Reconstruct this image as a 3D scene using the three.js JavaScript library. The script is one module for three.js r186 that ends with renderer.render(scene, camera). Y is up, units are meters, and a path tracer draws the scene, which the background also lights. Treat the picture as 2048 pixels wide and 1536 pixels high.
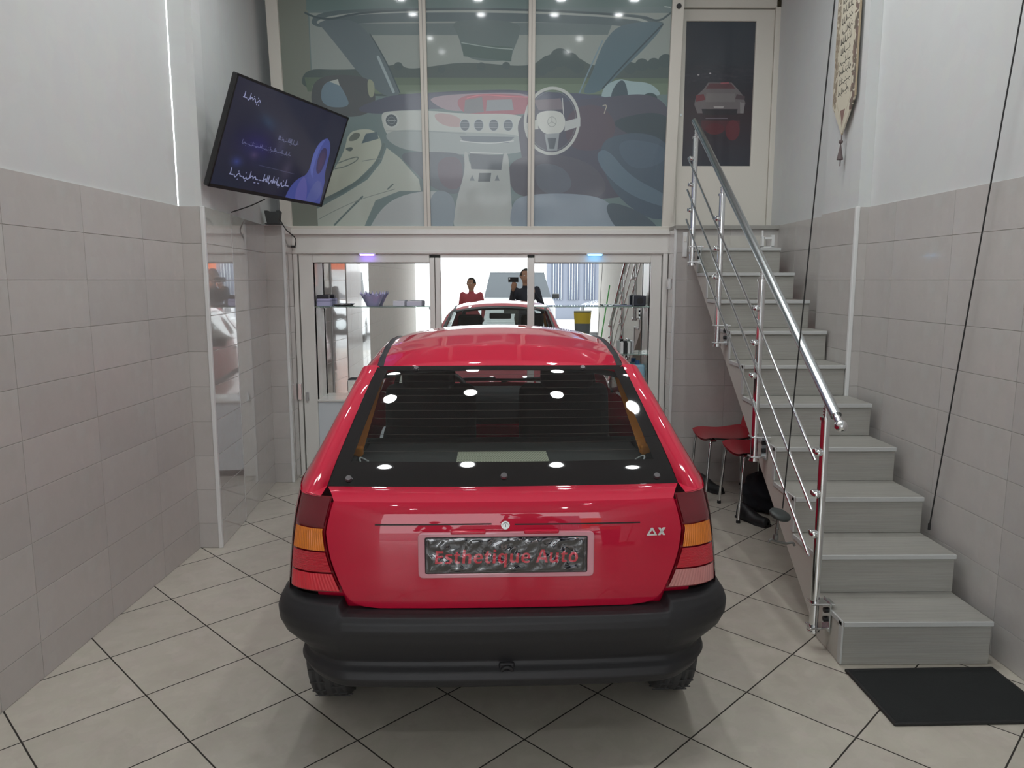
import * as THREE from 'three';
import { RoundedBoxGeometry } from 'three/addons/geometries/RoundedBoxGeometry.js';
import { TextGeometry } from 'three/addons/geometries/TextGeometry.js';
import { FontLoader } from 'three/addons/loaders/FontLoader.js';
import { MarchingCubes } from 'three/addons/objects/MarchingCubes.js';
import { mergeGeometries } from 'three/addons/utils/BufferGeometryUtils.js';
import { RectAreaLightUniformsLib } from 'three/addons/lights/RectAreaLightUniformsLib.js';

/* ---------- camera, sky, exposure ---------- */
const scene = new THREE.Scene();
const renderer = new THREE.WebGLRenderer({ antialias: true });
renderer.toneMapping = THREE.LinearToneMapping;
renderer.toneMappingExposure = 1.0;
renderer.shadowMap.enabled = true;
RectAreaLightUniformsLib.init();

const camera = new THREE.PerspectiveCamera(2 * Math.atan(768 / 1480) * 180 / Math.PI, 2048 / 1536, 0.02, 200);
camera.position.set(0, 1.55, 0);
camera.rotation.order = 'YXZ';
camera.rotation.set(-Math.atan(208 / 1480), -Math.atan(14 / 1494.6), 0);

const SKY = 4.0;                                     // bright hazy daylight in the street
scene.background = new THREE.Color().setRGB(0.93, 0.97, 1.0);
scene.backgroundIntensity = SKY;

const LED = { power: 215, glow: 40, color: new THREE.Color().setRGB(0.97, 1.0, 1.01) };

/* ---------- helpers ---------- */
let seed = 7;
const rnd = () => { seed = (seed * 1664525 + 1013904223) >>> 0; return seed / 4294967296; };
const lerp = (a, b, t) => a + (b - a) * t;
const clamp = (x, a = 0, b = 1) => Math.min(b, Math.max(a, x));
const smooth = (a, b, x) => { const t = clamp((x - a) / (b - a)); return t * t * (3 - 2 * t); };
const V = (x, y, z) => new THREE.Vector3(x, y, z);
const rgb = (r, g, b) => new THREE.Color().setRGB(r, g, b);
const table = (pts) => (x) => {
  if (x <= pts[0][0]) return pts[0][1];
  for (let i = 1; i < pts.length; i++) if (x <= pts[i][0]) return lerp(pts[i - 1][1], pts[i][1], (x - pts[i - 1][0]) / (pts[i][0] - pts[i - 1][0]));
  return pts[pts.length - 1][1];
};
const used = {};
function numbered(name) { const n = used[name] = (used[name] ?? -1) + 1; return n ? `${name}_${String(n).padStart(3, '0')}` : name; }
function mesh(name, geo, mat, parent) {
  const m = new THREE.Mesh(geo, mat); m.name = name; m.castShadow = true; m.receiveShadow = true;
  if (parent) parent.add(m); return m;
}
function thing(name, label, category, [x, y, z] = [0, 0, 0], turn = 0, group) {
  const o = new THREE.Group(); o.name = numbered(name); scene.add(o);
  o.position.set(x, y, z); o.rotation.y = turn; o.userData = { label, category };
  if (group) o.userData.group = group;
  return o;
}
function structure(name, label, category) {
  const o = new THREE.Group(); o.name = name; scene.add(o); o.userData = { label, category, kind: 'structure' }; return o;
}
const bx = (w, h, d, x = 0, y = 0, z = 0) => new THREE.BoxGeometry(w, h, d).translate(x, y, z);
const rb = (w, h, d, r, x = 0, y = 0, z = 0, n = 2) => new RoundedBoxGeometry(w, h, d, n, r).translate(x, y, z);
const cyl = (r0, r1, h, x = 0, y = 0, z = 0, n = 24) => new THREE.CylinderGeometry(r0, r1, h, n).translate(x, y, z);
function bar(a, b, r, n = 12) {
  const d = b.clone().sub(a), g = new THREE.CylinderGeometry(r, r, d.length(), n);
  g.applyQuaternion(new THREE.Quaternion().setFromUnitVectors(V(0, 1, 0), d.clone().normalize()));
  const c = a.clone().add(b).multiplyScalar(0.5); return g.translate(c.x, c.y, c.z);
}
const tube = (pts, r, n = 40, k = 8) => new THREE.TubeGeometry(new THREE.CatmullRomCurve3(pts), n, r, k);
const join = (list) => mergeGeometries(list.map((g) => { const q = g.index ? g.toNonIndexed() : g; for (const k of Object.keys(q.attributes)) if (!['position', 'normal', 'uv'].includes(k)) q.deleteAttribute(k); return q; }));
function patch(f, nu, nv) {                           // a surface from f(u, v) -> [x, y, z]
  const P = [], U = [], I = [];
  for (let j = 0; j <= nv; j++) for (let i = 0; i <= nu; i++) { const p = f(i / nu, j / nv); P.push(p[0], p[1], p[2]); U.push(i / nu, j / nv); }
  for (let j = 0; j < nv; j++) for (let i = 0; i < nu; i++) { const a = j * (nu + 1) + i, b = a + 1, c = a + nu + 1, d = c + 1; I.push(a, b, d, a, d, c); }
  const g = new THREE.BufferGeometry();
  g.setAttribute('position', new THREE.Float32BufferAttribute(P, 3)); g.setAttribute('uv', new THREE.Float32BufferAttribute(U, 2));
  g.setIndex(I); g.computeVertexNormals(); return g;
}
function outline(pts, depth, bevel = 0) {             // a flat shape with thickness, in x/y, extruded along +z
  const s = new THREE.Shape(pts.map(([x, y]) => new THREE.Vector2(x, y)));
  return new THREE.ExtrudeGeometry(s, { depth, bevelEnabled: bevel > 0, bevelSize: bevel, bevelThickness: bevel, bevelSegments: 2, steps: 1 });
}
function canvasTexture(w, h, draw, color = true) {
  const c = document.createElement('canvas'); c.width = w; c.height = h; draw(c.getContext('2d'), w, h);
  const t = new THREE.CanvasTexture(c); if (color) t.colorSpace = THREE.SRGBColorSpace;
  t.wrapS = t.wrapT = THREE.RepeatWrapping; t.magFilter = THREE.LinearFilter; t.anisotropy = 8; return t;
}
const mat = (color, roughness = 0.6, extra = {}) => new THREE.MeshPhysicalMaterial({ color, roughness, side: THREE.DoubleSide, ...extra });

/* ---------- textures ---------- */
const speckle = (w, h, base, spread, n, seed0) => canvasTexture(w, h, (g) => {
  seed = seed0; g.fillStyle = `rgb(${base})`; g.fillRect(0, 0, w, h);
  for (let i = 0; i < n; i++) {
    const k = (rnd() - 0.5) * spread, r = 1 + rnd() * rnd() * 26;
    g.fillStyle = `rgba(${base.map((c) => Math.round(c + k)).join(',')},0.22)`;
    g.beginPath(); g.ellipse(rnd() * w, rnd() * h, r * 2.2, r, rnd() * 3, 0, 7); g.fill();
  }
});
const texFloor = speckle(512, 512, [192, 186, 174], 26, 1600, 11);
const texWallTile = speckle(512, 512, [190, 186, 182], 12, 1200, 12);
const texPlaster = speckle(512, 512, [206, 209, 208], 8, 900, 13);
const texLaminate = canvasTexture(512, 256, (g, w, h) => {
  seed = 14; g.fillStyle = 'rgb(160,158,150)'; g.fillRect(0, 0, w, h);
  for (let i = 0; i < 900; i++) { const k = Math.round(160 + (rnd() - 0.5) * 44); g.fillStyle = `rgba(${k},${k - 1},${k - 7},0.2)`; g.fillRect(rnd() * w - 60, rnd() * h, 60 + rnd() * 260, 1 + rnd() * 4); }
});
const texRough = canvasTexture(256, 256, (g, w, h) => {
  seed = 15; const d = g.createImageData(w, h);
  for (let i = 0; i < w * h; i++) { const k = 110 + rnd() * 120; d.data.set([k, k, k, 255], i * 4); } g.putImageData(d, 0, 0);
}, false);

/* ---------- materials ---------- */
const plaster = mat(0xffffff, 0.75, { map: texPlaster });
const wallTile = [0.97, 1, 1.03].map((k) => mat(rgb(k, k, k), 0.3, { map: texWallTile, specularIntensity: 0.7, clearcoat: 0.3, clearcoatRoughness: 0.07 }));
const wallTileMatt = mat(rgb(1, 1, 1), 0.75, { map: texWallTile, specularIntensity: 0.15 });
const alcoveTile = mat(rgb(1, 1, 1), 0.06, { map: texWallTile, clearcoat: 1, clearcoatRoughness: 0.01, ior: 2.3 });
const groutGrey = mat(rgb(0.46, 0.45, 0.42), 0.9);
const floorTile = [0.96, 1, 1.03].map((k) => mat(rgb(k, k, k * 0.99), 0.3, { map: texFloor, clearcoat: 0.35, clearcoatRoughness: 0.16 }));
const tileEdge = mat(rgb(0.05, 0.045, 0.04), 0.95);
const groutDark = mat(rgb(0.035, 0.03, 0.025), 0.95);
const aluWhite = mat(rgb(0.72, 0.71, 0.67), 0.35, { clearcoat: 0.2 });
const trimWhite = mat(rgb(0.74, 0.75, 0.74), 0.35);
const doorCream = mat(rgb(0.66, 0.635, 0.57), 0.45);
const mirrorMat = mat(rgb(0.9, 0.92, 0.91), 0.0, { metalness: 1 });
const glassPane = mat(rgb(0.93, 0.97, 0.95), 0.0, { transmission: 1, thickness: 0, ior: 1.5 });
const chrome = mat(rgb(0.78, 0.79, 0.8), 0.1, { metalness: 1 });
const steel = mat(rgb(0.62, 0.66, 0.67), 0.24, { metalness: 1 });
const laminate = mat(rgb(1, 1, 1), 0.45, { map: texLaminate });
const laminatePale = mat(rgb(0.52, 0.53, 0.52), 0.4);
const stringerMat = mat(rgb(0.56, 0.54, 0.49), 0.6);
const black = mat(rgb(0.012, 0.012, 0.013), 0.5);
const rubber = mat(rgb(0.02, 0.02, 0.021), 0.8, { bumpMap: texRough, bumpScale: 0.0006 });
const cordBlack = mat(rgb(0.02, 0.02, 0.02), 0.7);

/* ---------- room shell ---------- */
const H = 3.9, WAINSCOT = 1.951, ROWS = [0, 0.15, 0.35, 0.55, 0.75, 0.95, 1.15, 1.35, 1.55, 1.75, WAINSCOT];
const tileGeo = new Map();
function tileBox(w, h) {
  const k = `${w.toFixed(3)}_${h.toFixed(3)}`;
  if (!tileGeo.has(k)) { const g = new RoundedBoxGeometry(w, h, 0.012, 1, 0.0012); const uv = g.attributes.uv, p = g.attributes.position; for (let i = 0; i < uv.count; i++) uv.setXY(i, p.getX(i) * 1.3, p.getY(i) * 1.3); tileGeo.set(k, g); }
  return tileGeo.get(k);
}
// one straight stretch of wall from a to b (plan points), tiled up to the wainscot on the side that faces `inside`
function wallStretch(parent, a, b, { tileW = 0.5, mats = wallTile, thick = 0.12, top = H, rows = ROWS, corner, start = 0 } = {}) {
  const A = V(a[0], 0, a[1]), B = V(b[0], 0, b[1]), d = B.clone().sub(A), L = d.length(); d.normalize();
  const n = V(-d.z, 0, d.x);                          // turns towards the room when walls run front-to-back on the left side
  const ry = Math.atan2(n.x, n.z), mid = A.clone().add(B).multiplyScalar(0.5);
  const core = mesh('wall_segment', bx(L, top, thick, 0, top / 2, -thick / 2 - 0.012), plaster, parent);
  { const uv = core.geometry.attributes.uv, p = core.geometry.attributes.position; for (let i = 0; i < uv.count; i++) uv.setXY(i, p.getX(i) * 0.7, p.getY(i) * 0.7); }
  core.position.copy(mid); core.rotation.y = ry;
  mesh('grout', bx(L, rows[rows.length - 1] - 0.002, 0.004, 0, rows[rows.length - 1] / 2, -0.0042), groutGrey, core);
  let k = 0;
  for (let r = 0; r + 1 < rows.length; r++) {
    const h = rows[r + 1] - rows[r] - 0.002;
    for (let x = -start; x < L - 0.004; x += tileW) {
      const x0 = Math.max(0, x), x1 = Math.min(L, x + tileW), w = x1 - x0 - 0.002; if (w < 0.02) continue;
      const t = mesh('tile', tileBox(w, h), Array.isArray(mats) ? mats[(k++ * 7 + r * 3) % mats.length] : mats, core);
      t.position.set(-L / 2 + (x0 + x1) / 2, (rows[r] + rows[r + 1]) / 2, -0.006);
    }
  }
  return core;
}
function cornerTrim(parent, x, z, h = WAINSCOT, w = 0.022) { mesh('corner_trim', rb(w, h, w, 0.004, x, h / 2, z), trimWhite, parent); }

const FRONT = 4.6, BACK = -5.8;
{ // left side
  const w = structure('wall_left', 'white wall with grey tiled lower half beneath the television', 'wall');
  const xl = (z) => -1.78 - 0.0234 * (z + 4.165);
  wallStretch(w, [xl(FRONT), FRONT], [xl(-1.9), -1.9], { mats: wallTileMatt }); wallStretch(w, [xl(-1.9), -1.9], [xl(-2.5), -2.5], { tileW: 0.3, mats: alcoveTile }); wallStretch(w, [xl(-2.5), -2.5], [-1.78, -4.165], { start: 0.26 });
  wallStretch(w, [-1.79, -4.165], [-1.664, -4.165], { tileW: 0.3 });
  cornerTrim(w, -1.66, -4.17);
  wallStretch(w, [-1.656, -4.18], [-1.688, -4.672], { tileW: 0.6, mats: alcoveTile });
  wallStretch(w, [-1.70, -4.672], [-1.815, -6.1], { tileW: 1.0, mats: alcoveTile });
  cornerTrim(w, -1.698, -4.68, WAINSCOT, 0.016);
  wallStretch(w, [-1.782, -5.575], [-1.642, -5.575], { tileW: 0.3, top: 1.945 });
  cornerTrim(w, -1.636, -5.58, WAINSCOT, 0.02);
  wallStretch(w, [-1.634, -5.59], [-1.634, -5.83], { tileW: 0.4, mats: alcoveTile, top: 1.945 });
  mesh('ledge', rb(0.15, 0.006, 0.27, 0.002, -1.708, 1.949, -5.70), trimWhite, w);
}
{ // right side: the same stretches run back-to-front so that they face the room
  const w = structure('wall_right', 'white wall with grey tiled lower half behind the stairs', 'wall');
  wallStretch(w, [2.012, -4.18], [2.032, -1.5], { start: 0.2 }); wallStretch(w, [2.032, -1.5], [2.075, FRONT], { mats: wallTileMatt });
  wallStretch(w, [1.956, -4.165], [2.02, -4.165], { tileW: 0.3 });
  cornerTrim(w, 1.951, -4.17);
  wallStretch(w, [1.958, -4.66], [1.946, -4.18], { tileW: 0.6 });
  wallStretch(w, [2.03, -5.82], [2.012, -4.66], { tileW: 0.6 });
  cornerTrim(w, 2.0, -4.665, WAINSCOT, 0.014);
}
{ // tiled wall under the landing, behind the chairs
  const w = structure('wall_back', 'grey tiled wall under the stair landing and white wall behind the shop window', 'wall');
  wallStretch(w, [1.272, -5.575], [2.03, -5.575], { tileW: 0.4, top: 1.93, rows: [0, 0.15, 0.35, 0.55, 0.75, 0.95, 1.15, 1.35, 1.55, 1.75, 1.93] });
  wallStretch(w, [1.263, -5.86], [1.263, -5.59], { tileW: 0.4, top: 1.93, mats: alcoveTile, rows: [0, 0.15, 0.35, 0.55, 0.75, 0.95, 1.15, 1.35, 1.55, 1.75, 1.93] });
  cornerTrim(w, 1.266, -5.58, 1.93, 0.02);
  mesh('wall_segment', bx(4.4, H, 0.1, 0.1, H / 2, -6.15), plaster, w);
}
{ const w = structure('ceiling', 'white ceiling with round lamps', 'ceiling'); mesh('ceiling_slab', bx(4.6, 0.15, FRONT + 6.3, 0.05, H + 0.075, (FRONT - 6.3) / 2), plaster, w); }
{ const w = structure('wall_front', 'white lintel above the open shop front', 'wall'); mesh('lintel', bx(4.6, 0.6, 0.2, 0.05, H - 0.3, FRONT + 0.02), plaster, w); }

/* floor: square tiles laid diagonally, each clipped to the room's outline */
{
  const f = structure('floor', 'cream floor tiles laid diagonally with dark joints', 'floor');
  mesh('floor_slab', bx(4.4, 0.12, FRONT + 6.2, 0.05, -0.0613, (FRONT - 6.2) / 2), groutDark, f);
  const D = 0.2838, O = [-1.071, -2.895], gap = 0.0062;
  const clip = (poly, nx, nz, c) => {                  // keep nx*x + nz*z <= c
    const out = [];
    for (let i = 0; i < poly.length; i++) {
      const p = poly[i], q = poly[(i + 1) % poly.length], dp = nx * p[0] + nz * p[1] - c, dq = nx * q[0] + nz * q[1] - c;
      if (dp <= 0) out.push(p); if ((dp < 0 && dq > 0) || (dp > 0 && dq < 0)) { const t = dp / (dp - dq); out.push([lerp(p[0], q[0], t), lerp(p[1], q[1], t)]); }
    }
    return out;
  };
  let k = 0; const leftover = [];
  for (let i = -30; i < 40; i++) for (let j = -30; j < 40; j++) {
    const cx = O[0] + (i + j) * D, cz = O[1] + (i - j) * D + D, e = D - gap * Math.SQRT1_2 * 0.9;
    if (cx < -2.4 || cx > 2.6 || cz < -6.3 || cz > FRONT + 0.4) continue;
    let poly = [[cx - e, cz], [cx, cz - e], [cx + e, cz], [cx, cz + e]];
    poly = clip(poly, -1, 0, 1.985 ); poly = clip(poly, -1, -0.0234, 1.905); poly = clip(poly, 1, 0, 2.06); poly = clip(poly, 0, -1, 5.83); poly = clip(poly, 0, 1, FRONT);
    if (poly.length < 3) continue;
    let area = 0; for (let a = 0; a < poly.length; a++) { const p = poly[a], q = poly[(a + 1) % poly.length]; area += p[0] * q[1] - q[0] * p[1]; }
    if (Math.abs(area) < 0.004) continue;
    const g = outline(poly.map(([x, z]) => [x, -z]), 0.0012, 0); g.rotateX(-Math.PI / 2).translate(0, -0.0012, 0);
    const uv = g.attributes.uv, p = g.attributes.position; for (let a = 0; a < uv.count; a++) uv.setXY(a, p.getX(a) * 1.1 + i * 0.37, p.getZ(a) * 1.1 + j * 0.61);
    if (cz > 0.6) leftover.push(g); else mesh('tile', g, [floorTile[(i * 5 + j * 3 + 300 + (k++ % 2)) % 3], tileEdge], f);
  }
  const m = mesh('tile_field', join(leftover), floorTile[1], f); m.userData.kind = 'stuff';
}

/* ---------- shop window with mirrors, at the end of the room ---------- */
{
  const w = structure('window_1', 'white aluminium shop window with three mirrors below the car picture', 'window');
  const F = (x0, x1, y0, y1, z0, z1, name = 'frame', m = aluWhite) => mesh(name, rb(x1 - x0, y1 - y0, z1 - z0, 0.004, (x0 + x1) / 2, (y0 + y1) / 2, (z0 + z1) / 2), m, w);
  // stiles, from one side to the other
  F(-1.632, -1.60, 0, 1.745, -5.84, -5.785, 'stile'); F(-1.592, -1.485, 0, 1.745, -5.86, -5.80, 'stile');
  F(-0.585, -0.545, 0, 1.72, -5.86, -5.80, 'stile'); F(-0.54, -0.50, 0, 1.72, -5.85, -5.79, 'stile');
  F(0.175, 0.228, 0, 1.72, -5.86, -5.79, 'stile');
  F(1.132, 1.215, 0, 1.745, -5.86, -5.80, 'stile'); F(1.222, 1.26, 0, 1.765, -5.84, -5.785, 'stile');
  F(-1.485, -0.585, 1.684, 1.745, -5.86, -5.80, 'top_rail'); F(0.228, 1.132, 1.684, 1.745, -5.86, -5.80, 'top_rail'); F(-0.50, 0.175, 1.722, 1.745, -5.85, -5.80, 'top_rail');
  F(-1.485, -0.585, 0.05, 0.60, -5.85, -5.815, 'bottom_panel', mat(rgb(0.62, 0.66, 0.69), 0.4)); F(0.228, 1.132, 0.05, 0.60, -5.85, -5.815, 'bottom_panel', mat(rgb(0.62, 0.66, 0.69), 0.4)); F(-0.50, 0.175, 0.05, 0.32, -5.85, -5.815, 'bottom_panel', mat(rgb(0.62, 0.66, 0.69), 0.4));
  F(-1.485, -0.585, 0.595, 0.612, -5.99, -5.80, 'sill'); F(0.228, 1.132, 0.595, 0.612, -5.99, -5.80, 'sill');
  // header beam with two ledges
  F(-1.66, 1.275, 1.745, 1.90, -5.90, -5.79, 'header'); F(-1.68, 1.29, 1.895, 1.932, -5.90, -5.765, 'header_ledge'); F(-1.66, 1.275, 1.752, 1.772, -5.80, -5.782, 'header_ledge');
  // mirrors
  mesh('mirror', bx(0.9, 1.09, 0.006, -1.035, 1.145, -5.985), mirrorMat, w); mesh('mirror', bx(0.675, 1.41, 0.006, -0.1625, 1.02, -5.835), mirrorMat, w); mesh('mirror', bx(0.904, 1.09, 0.006, 0.68, 1.145, -5.985), mirrorMat, w);
  for (const [x] of [[-1.488], [-0.582], [0.225], [1.135]]) mesh('side_panel', bx(0.006, 1.09, 0.17, x, 1.145, -5.90), aluWhite, w);
  mesh('hinge', rb(0.022, 0.07, 0.02, 0.004, -1.56, 0.64, -5.79), steel, w); mesh('lock_case', rb(0.03, 0.13, 0.02, 0.004, -1.615, 0.68, -5.775), chrome, w);
  for (const x of [-1.03, 0.16, 0.95]) mesh('screw', cyl(0.006, 0.006, 0.004, x === 0.16 ? 0.2 : x, 0.57, -5.812, 10).rotateX(0), steel, w);
}
{ // glass shelves
  const shelf = (x0, x1, y, label) => { const t = thing('glass_shelf', label, 'shelf', [(x0 + x1) / 2, y, -5.895]); mesh('shelf_pane', rb(x1 - x0, 0.008, 0.165, 0.002), mat(rgb(0.75, 0.92, 0.86), 0.03, { transmission: 0.85, thickness: 0.008, ior: 1.5 }), t); for (const s of [-1, 1]) mesh('shelf_pin', cyl(0.006, 0.006, 0.02, s * (x1 - x0 - 0.02) / 2, -0.012, 0, 10), chrome, t); return t; };
  shelf(-1.484, -0.587, 1.342, 'glass shelf carrying the lilac glass bowl in front of a mirror');
  shelf(0.23, 1.13, 1.342, 'glass shelf carrying the black cube speaker in front of a mirror');
  shelf(0.23, 1.13, 0.965, 'glass shelf with books below the shelf of the black cube speaker');
}

/* upper glazing with the printed picture, leaning a little into the room */
const X2 = [[0, 548, 1345], [460, 590, 1322]];
const muralTex = canvasTexture(1720, 1080, (g, W, Hh) => {
  const T = (px, py) => { const t = py / 460, xl = lerp(548, 590, t), xr = lerp(1345, 1322, t); return [(px - xl) / (xr - xl) * W, 120 + py / 460 * 960]; };
  const poly = (pts, fill) => { g.beginPath(); pts.forEach((p, i) => { const q = T(...p); i ? g.lineTo(...q) : g.moveTo(...q); }); g.closePath(); g.fillStyle = fill; g.fill(); };
  const curve = (pts, fill, stroke, lw = 2, close = true) => {
    const q = pts.map((p) => T(...p)); g.beginPath(); const n = q.length;
    if (close) { g.moveTo((q[n - 1][0] + q[0][0]) / 2, (q[n - 1][1] + q[0][1]) / 2); for (let i = 0; i < n; i++) { const b = q[(i + 1) % n]; g.quadraticCurveTo(q[i][0], q[i][1], (q[i][0] + b[0]) / 2, (q[i][1] + b[1]) / 2); } g.closePath(); }
    else { g.moveTo(...q[0]); for (let i = 1; i < n - 1; i++) g.quadraticCurveTo(q[i][0], q[i][1], (q[i][0] + q[i + 1][0]) / 2, (q[i][1] + q[i + 1][1]) / 2); g.lineTo(...q[n - 1]); }
    if (fill) { g.fillStyle = fill; g.fill(); } if (stroke) { g.strokeStyle = stroke; g.lineWidth = lw; g.lineCap = 'round'; g.stroke(); }
  };
  const ell = (px, py, rx, ry, fill, stroke, lw = 2, rot = 0) => { const [x, y] = T(px, py); g.beginPath(); g.ellipse(x, y, rx * 2.16, ry * 2.09, rot, 0, 7); if (fill) { g.fillStyle = fill; g.fill(); } if (stroke) { g.strokeStyle = stroke; g.lineWidth = lw; g.stroke(); } };
  // bare glass, then the picture's sky
  g.fillStyle = '#6f766c'; g.fillRect(0, 0, W, Hh);
  poly([[604, -60], [1348, -60], [1348, 462], [640, 462]], '#5d7374');
  poly([[604, -60], [1348, -60], [1348, 12], [606, 22]], '#56706f');
  poly([[612, 26], [1345, 24], [1345, 150], [620, 150]], '#86928d');
  // land behind the windscreen
  curve([[600, 132], [680, 136], [760, 130], [795, 122], [812, 134], [860, 128], [930, 118], [1060, 130], [1085, 108], [1125, 96], [1160, 112], [1185, 128], [1250, 122], [1310, 116], [1360, 112], [1360, 185], [1000, 190], [600, 185]], '#3c4c4b');
  poly([[605, 150], [1345, 150], [1345, 178], [612, 178]], '#506352');
  poly([[620, 166], [1345, 160], [1345, 182], [620, 182]], '#5f735f');
  for (const [x, y, r] of [[1096, 122, 18], [1118, 110, 20], [1140, 116, 17], [1154, 128, 14], [1082, 134, 13], [1260, 130, 13], [1284, 124, 14], [1308, 122, 13], [1332, 116, 15], [793, 128, 9], [880, 134, 8], [960, 128, 9], [1010, 126, 8]]) ell(x, y, r, r * 0.9, '#38494a'); poly([[700, 46], [1225, 42], [1215, 66], [735, 68]], '#56686b');
  // roof rail and header
  curve([[612, 46], [628, 26], [700, 18], [980, 14], [1290, 26], [1310, 40], [1322, 40], [1330, 44], [1318, 60], [1230, 46], [980, 40], [700, 44], [640, 56]], '#46595f');
  curve([[630, 44], [652, 26], [980, 20], [1270, 32], [1304, 46]], null, '#97a29e', 10, false);
  curve([[604, 26], [640, 44], [720, 22], [1000, 16], [1288, 30], [1318, 42], [1345, 22]], null, '#33474d', 8, false);
  // A-pillars
  curve([[626, 42], [700, 36], [735, 66], [760, 105], [790, 160], [800, 185], [768, 190], [720, 150], [675, 95], [640, 55]], '#4f6067');
  curve([[735, 66], [766, 112], [797, 180]], null, '#2f4247', 5, false); curve([[752, 110], [784, 178]], null, '#90a3a8', 12, false);
  curve([[1318, 40], [1330, 48], [1290, 92], [1240, 138], [1205, 176], [1160, 184], [1180, 150], [1205, 80], [1240, 44]], '#45606c');
  curve([[1326, 46], [1250, 120], [1205, 170]], null, '#26383f', 6, false); curve([[1204, 78], [1180, 128], [1156, 184]], null, '#6b8794', 6, false);
  // rear-view mirror
  curve([[893, 36], [1040, 40], [1036, 70], [1022, 100], [1020, 118], [925, 116], [915, 70]], '#4c6061'); poly([[920, 84], [1022, 90], [1020, 118], [924, 108]], '#3b5350'); curve([[920, 82], [980, 92], [1022, 94]], null, '#8da19d', 4, false);
  // outside mirrors
  curve([[618, 190], [624, 156], [660, 144], [715, 146], [745, 160], [750, 215], [700, 232], [625, 216]], '#3e4448'); curve([[638, 165], [668, 152], [690, 186], [698, 210], [640, 208]], '#5b7687'); poly([[655, 158], [672, 153], [676, 166]], '#a8b1ac'); curve([[730, 150], [746, 158], [746, 188], [734, 190]], '#87907a');
  curve([[1200, 200], [1206, 165], [1240, 150], [1256, 156], [1300, 158], [1322, 178], [1318, 186], [1290, 180], [1270, 200], [1246, 206]], '#8ea9ae'); curve([[1222, 176], [1240, 152], [1252, 158], [1258, 196], [1246, 210], [1220, 208]], '#334650'); curve([[1276, 190], [1300, 176], [1318, 186], [1310, 210], [1272, 206]], '#2e4145');
  // dashboard top
  curve([[700, 215], [760, 190], [800, 182], [1000, 172], [1060, 176], [1200, 182], [1240, 200], [1240, 250], [1000, 210], [820, 212], [760, 224]], '#41485a');
  curve([[850, 186], [1000, 178], [1060, 182], [1065, 205], [960, 212], [905, 218], [870, 206]], '#8e7d88'); curve([[905, 186], [990, 180], [1065, 186], [1068, 222], [985, 224], [925, 226]], '#94525f');
  poly([[928, 194], [962, 188], [966, 218], [926, 222]], '#6a6d72'); poly([[972, 194], [1022, 192], [1026, 214], [970, 216]], '#7c848a'); curve([[932, 190], [958, 182], [1000, 186], [1058, 188]], null, '#c5636f', 4, false);
  // dashboard body
  curve([[758, 224], [770, 216], [850, 214], [925, 222], [1040, 220], [1062, 246], [1060, 290], [960, 298], [850, 296], [800, 290], [770, 264]], '#aeb7b2'); curve([[860, 218], [915, 224], [930, 250], [880, 246]], '#a89292');
  curve([[762, 264], [800, 252], [900, 258], [1055, 262], [1060, 300], [960, 306], [850, 300], [795, 292]], '#909c9c'); curve([[770, 256], [850, 256], [930, 262]], null, '#7c8a8b', 3, false);
  ell(781, 235, 16, 16, '#b6bfbc'); ell(781, 235, 12, 12, '#46525a'); curve([[772, 235], [790, 235]], null, '#9aa6a7', 3, false); ell(781, 235, 7, 7, null, '#7b888c', 2);
  for (const x of [928, 956, 986, 1015]) { ell(x, 244, 10, 12, '#4d5964', '#a9b5b8', 3); for (const k of [-5, 0, 5]) curve([[x - 7, 244 + k], [x + 7, 244 + k]], null, '#8c989f', 2, false); }
  poly([[918, 266], [1028, 268], [1016, 280], [926, 278]], '#5d6b74'); curve([[920, 276], [970, 283], [1026, 276]], null, '#c3cbca', 4, false);
  // driver's side, dark
  curve([[1030, 210], [1180, 190], [1345, 175], [1345, 330], [1300, 380], [1200, 400], [1060, 390], [1040, 300]], '#434653'); curve([[1130, 215], [1200, 196], [1240, 250], [1200, 300], [1130, 290]], '#4d434e'); curve([[1215, 232], [1345, 210], [1345, 300], [1250, 260]], '#303d46');
  curve([[1188, 280], [1260, 256], [1320, 266], [1345, 300], [1345, 462], [1230, 400]], '#3f5060'); curve([[1190, 300], [1215, 290], [1260, 350], [1340, 390], [1345, 420], [1260, 390], [1205, 340]], '#526879'); curve([[1225, 270], [1330, 280], [1335, 320], [1260, 340]], '#46586a');
  // footwells
  curve([[790, 300], [860, 298], [935, 302], [936, 360], [915, 392], [860, 372], [830, 340]], '#566069'); curve([[870, 312], [925, 306], [925, 380], [880, 372]], '#5c5560'); curve([[1020, 310], [1120, 300], [1200, 330], [1220, 400], [1040, 398], [1015, 360]], '#4b4d57'); curve([[1060, 320], [1130, 326], [1150, 380], [1080, 390]], '#525a66');
  // centre console
  curve([[926, 296], [936, 300], [938, 330], [1000, 334], [1006, 300], [1016, 300], [1020, 360], [1024, 420], [1030, 480], [905, 480], [912, 400], [930, 340]], '#a2aca9'); poly([[938, 302], [1006, 306], [1002, 336], [942, 334]], '#555e66'); poly([[958, 342], [982, 342], [980, 360], [956, 360]], '#4c575c', 2); for (const x of [944, 994]) poly([[x - 5, 358], [x, 346], [x + 5, 358]], '#68747a'); curve([[940, 300], [1004, 302]], null, '#c9d1cd', 4, false);
  // seats at the bottom
  curve([[735, 470], [770, 405], [830, 380], [905, 380], [905, 480], [735, 480]], '#a0a9aa'); curve([[860, 372], [915, 388], [905, 480], [855, 480]], '#72838d');
  curve([[1022, 400], [1060, 386], [1150, 384], [1215, 396], [1240, 440], [1250, 480], [1020, 480]], '#7c8c9a'); curve([[1200, 396], [1280, 420], [1330, 470], [1240, 480]], '#41505c');
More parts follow.
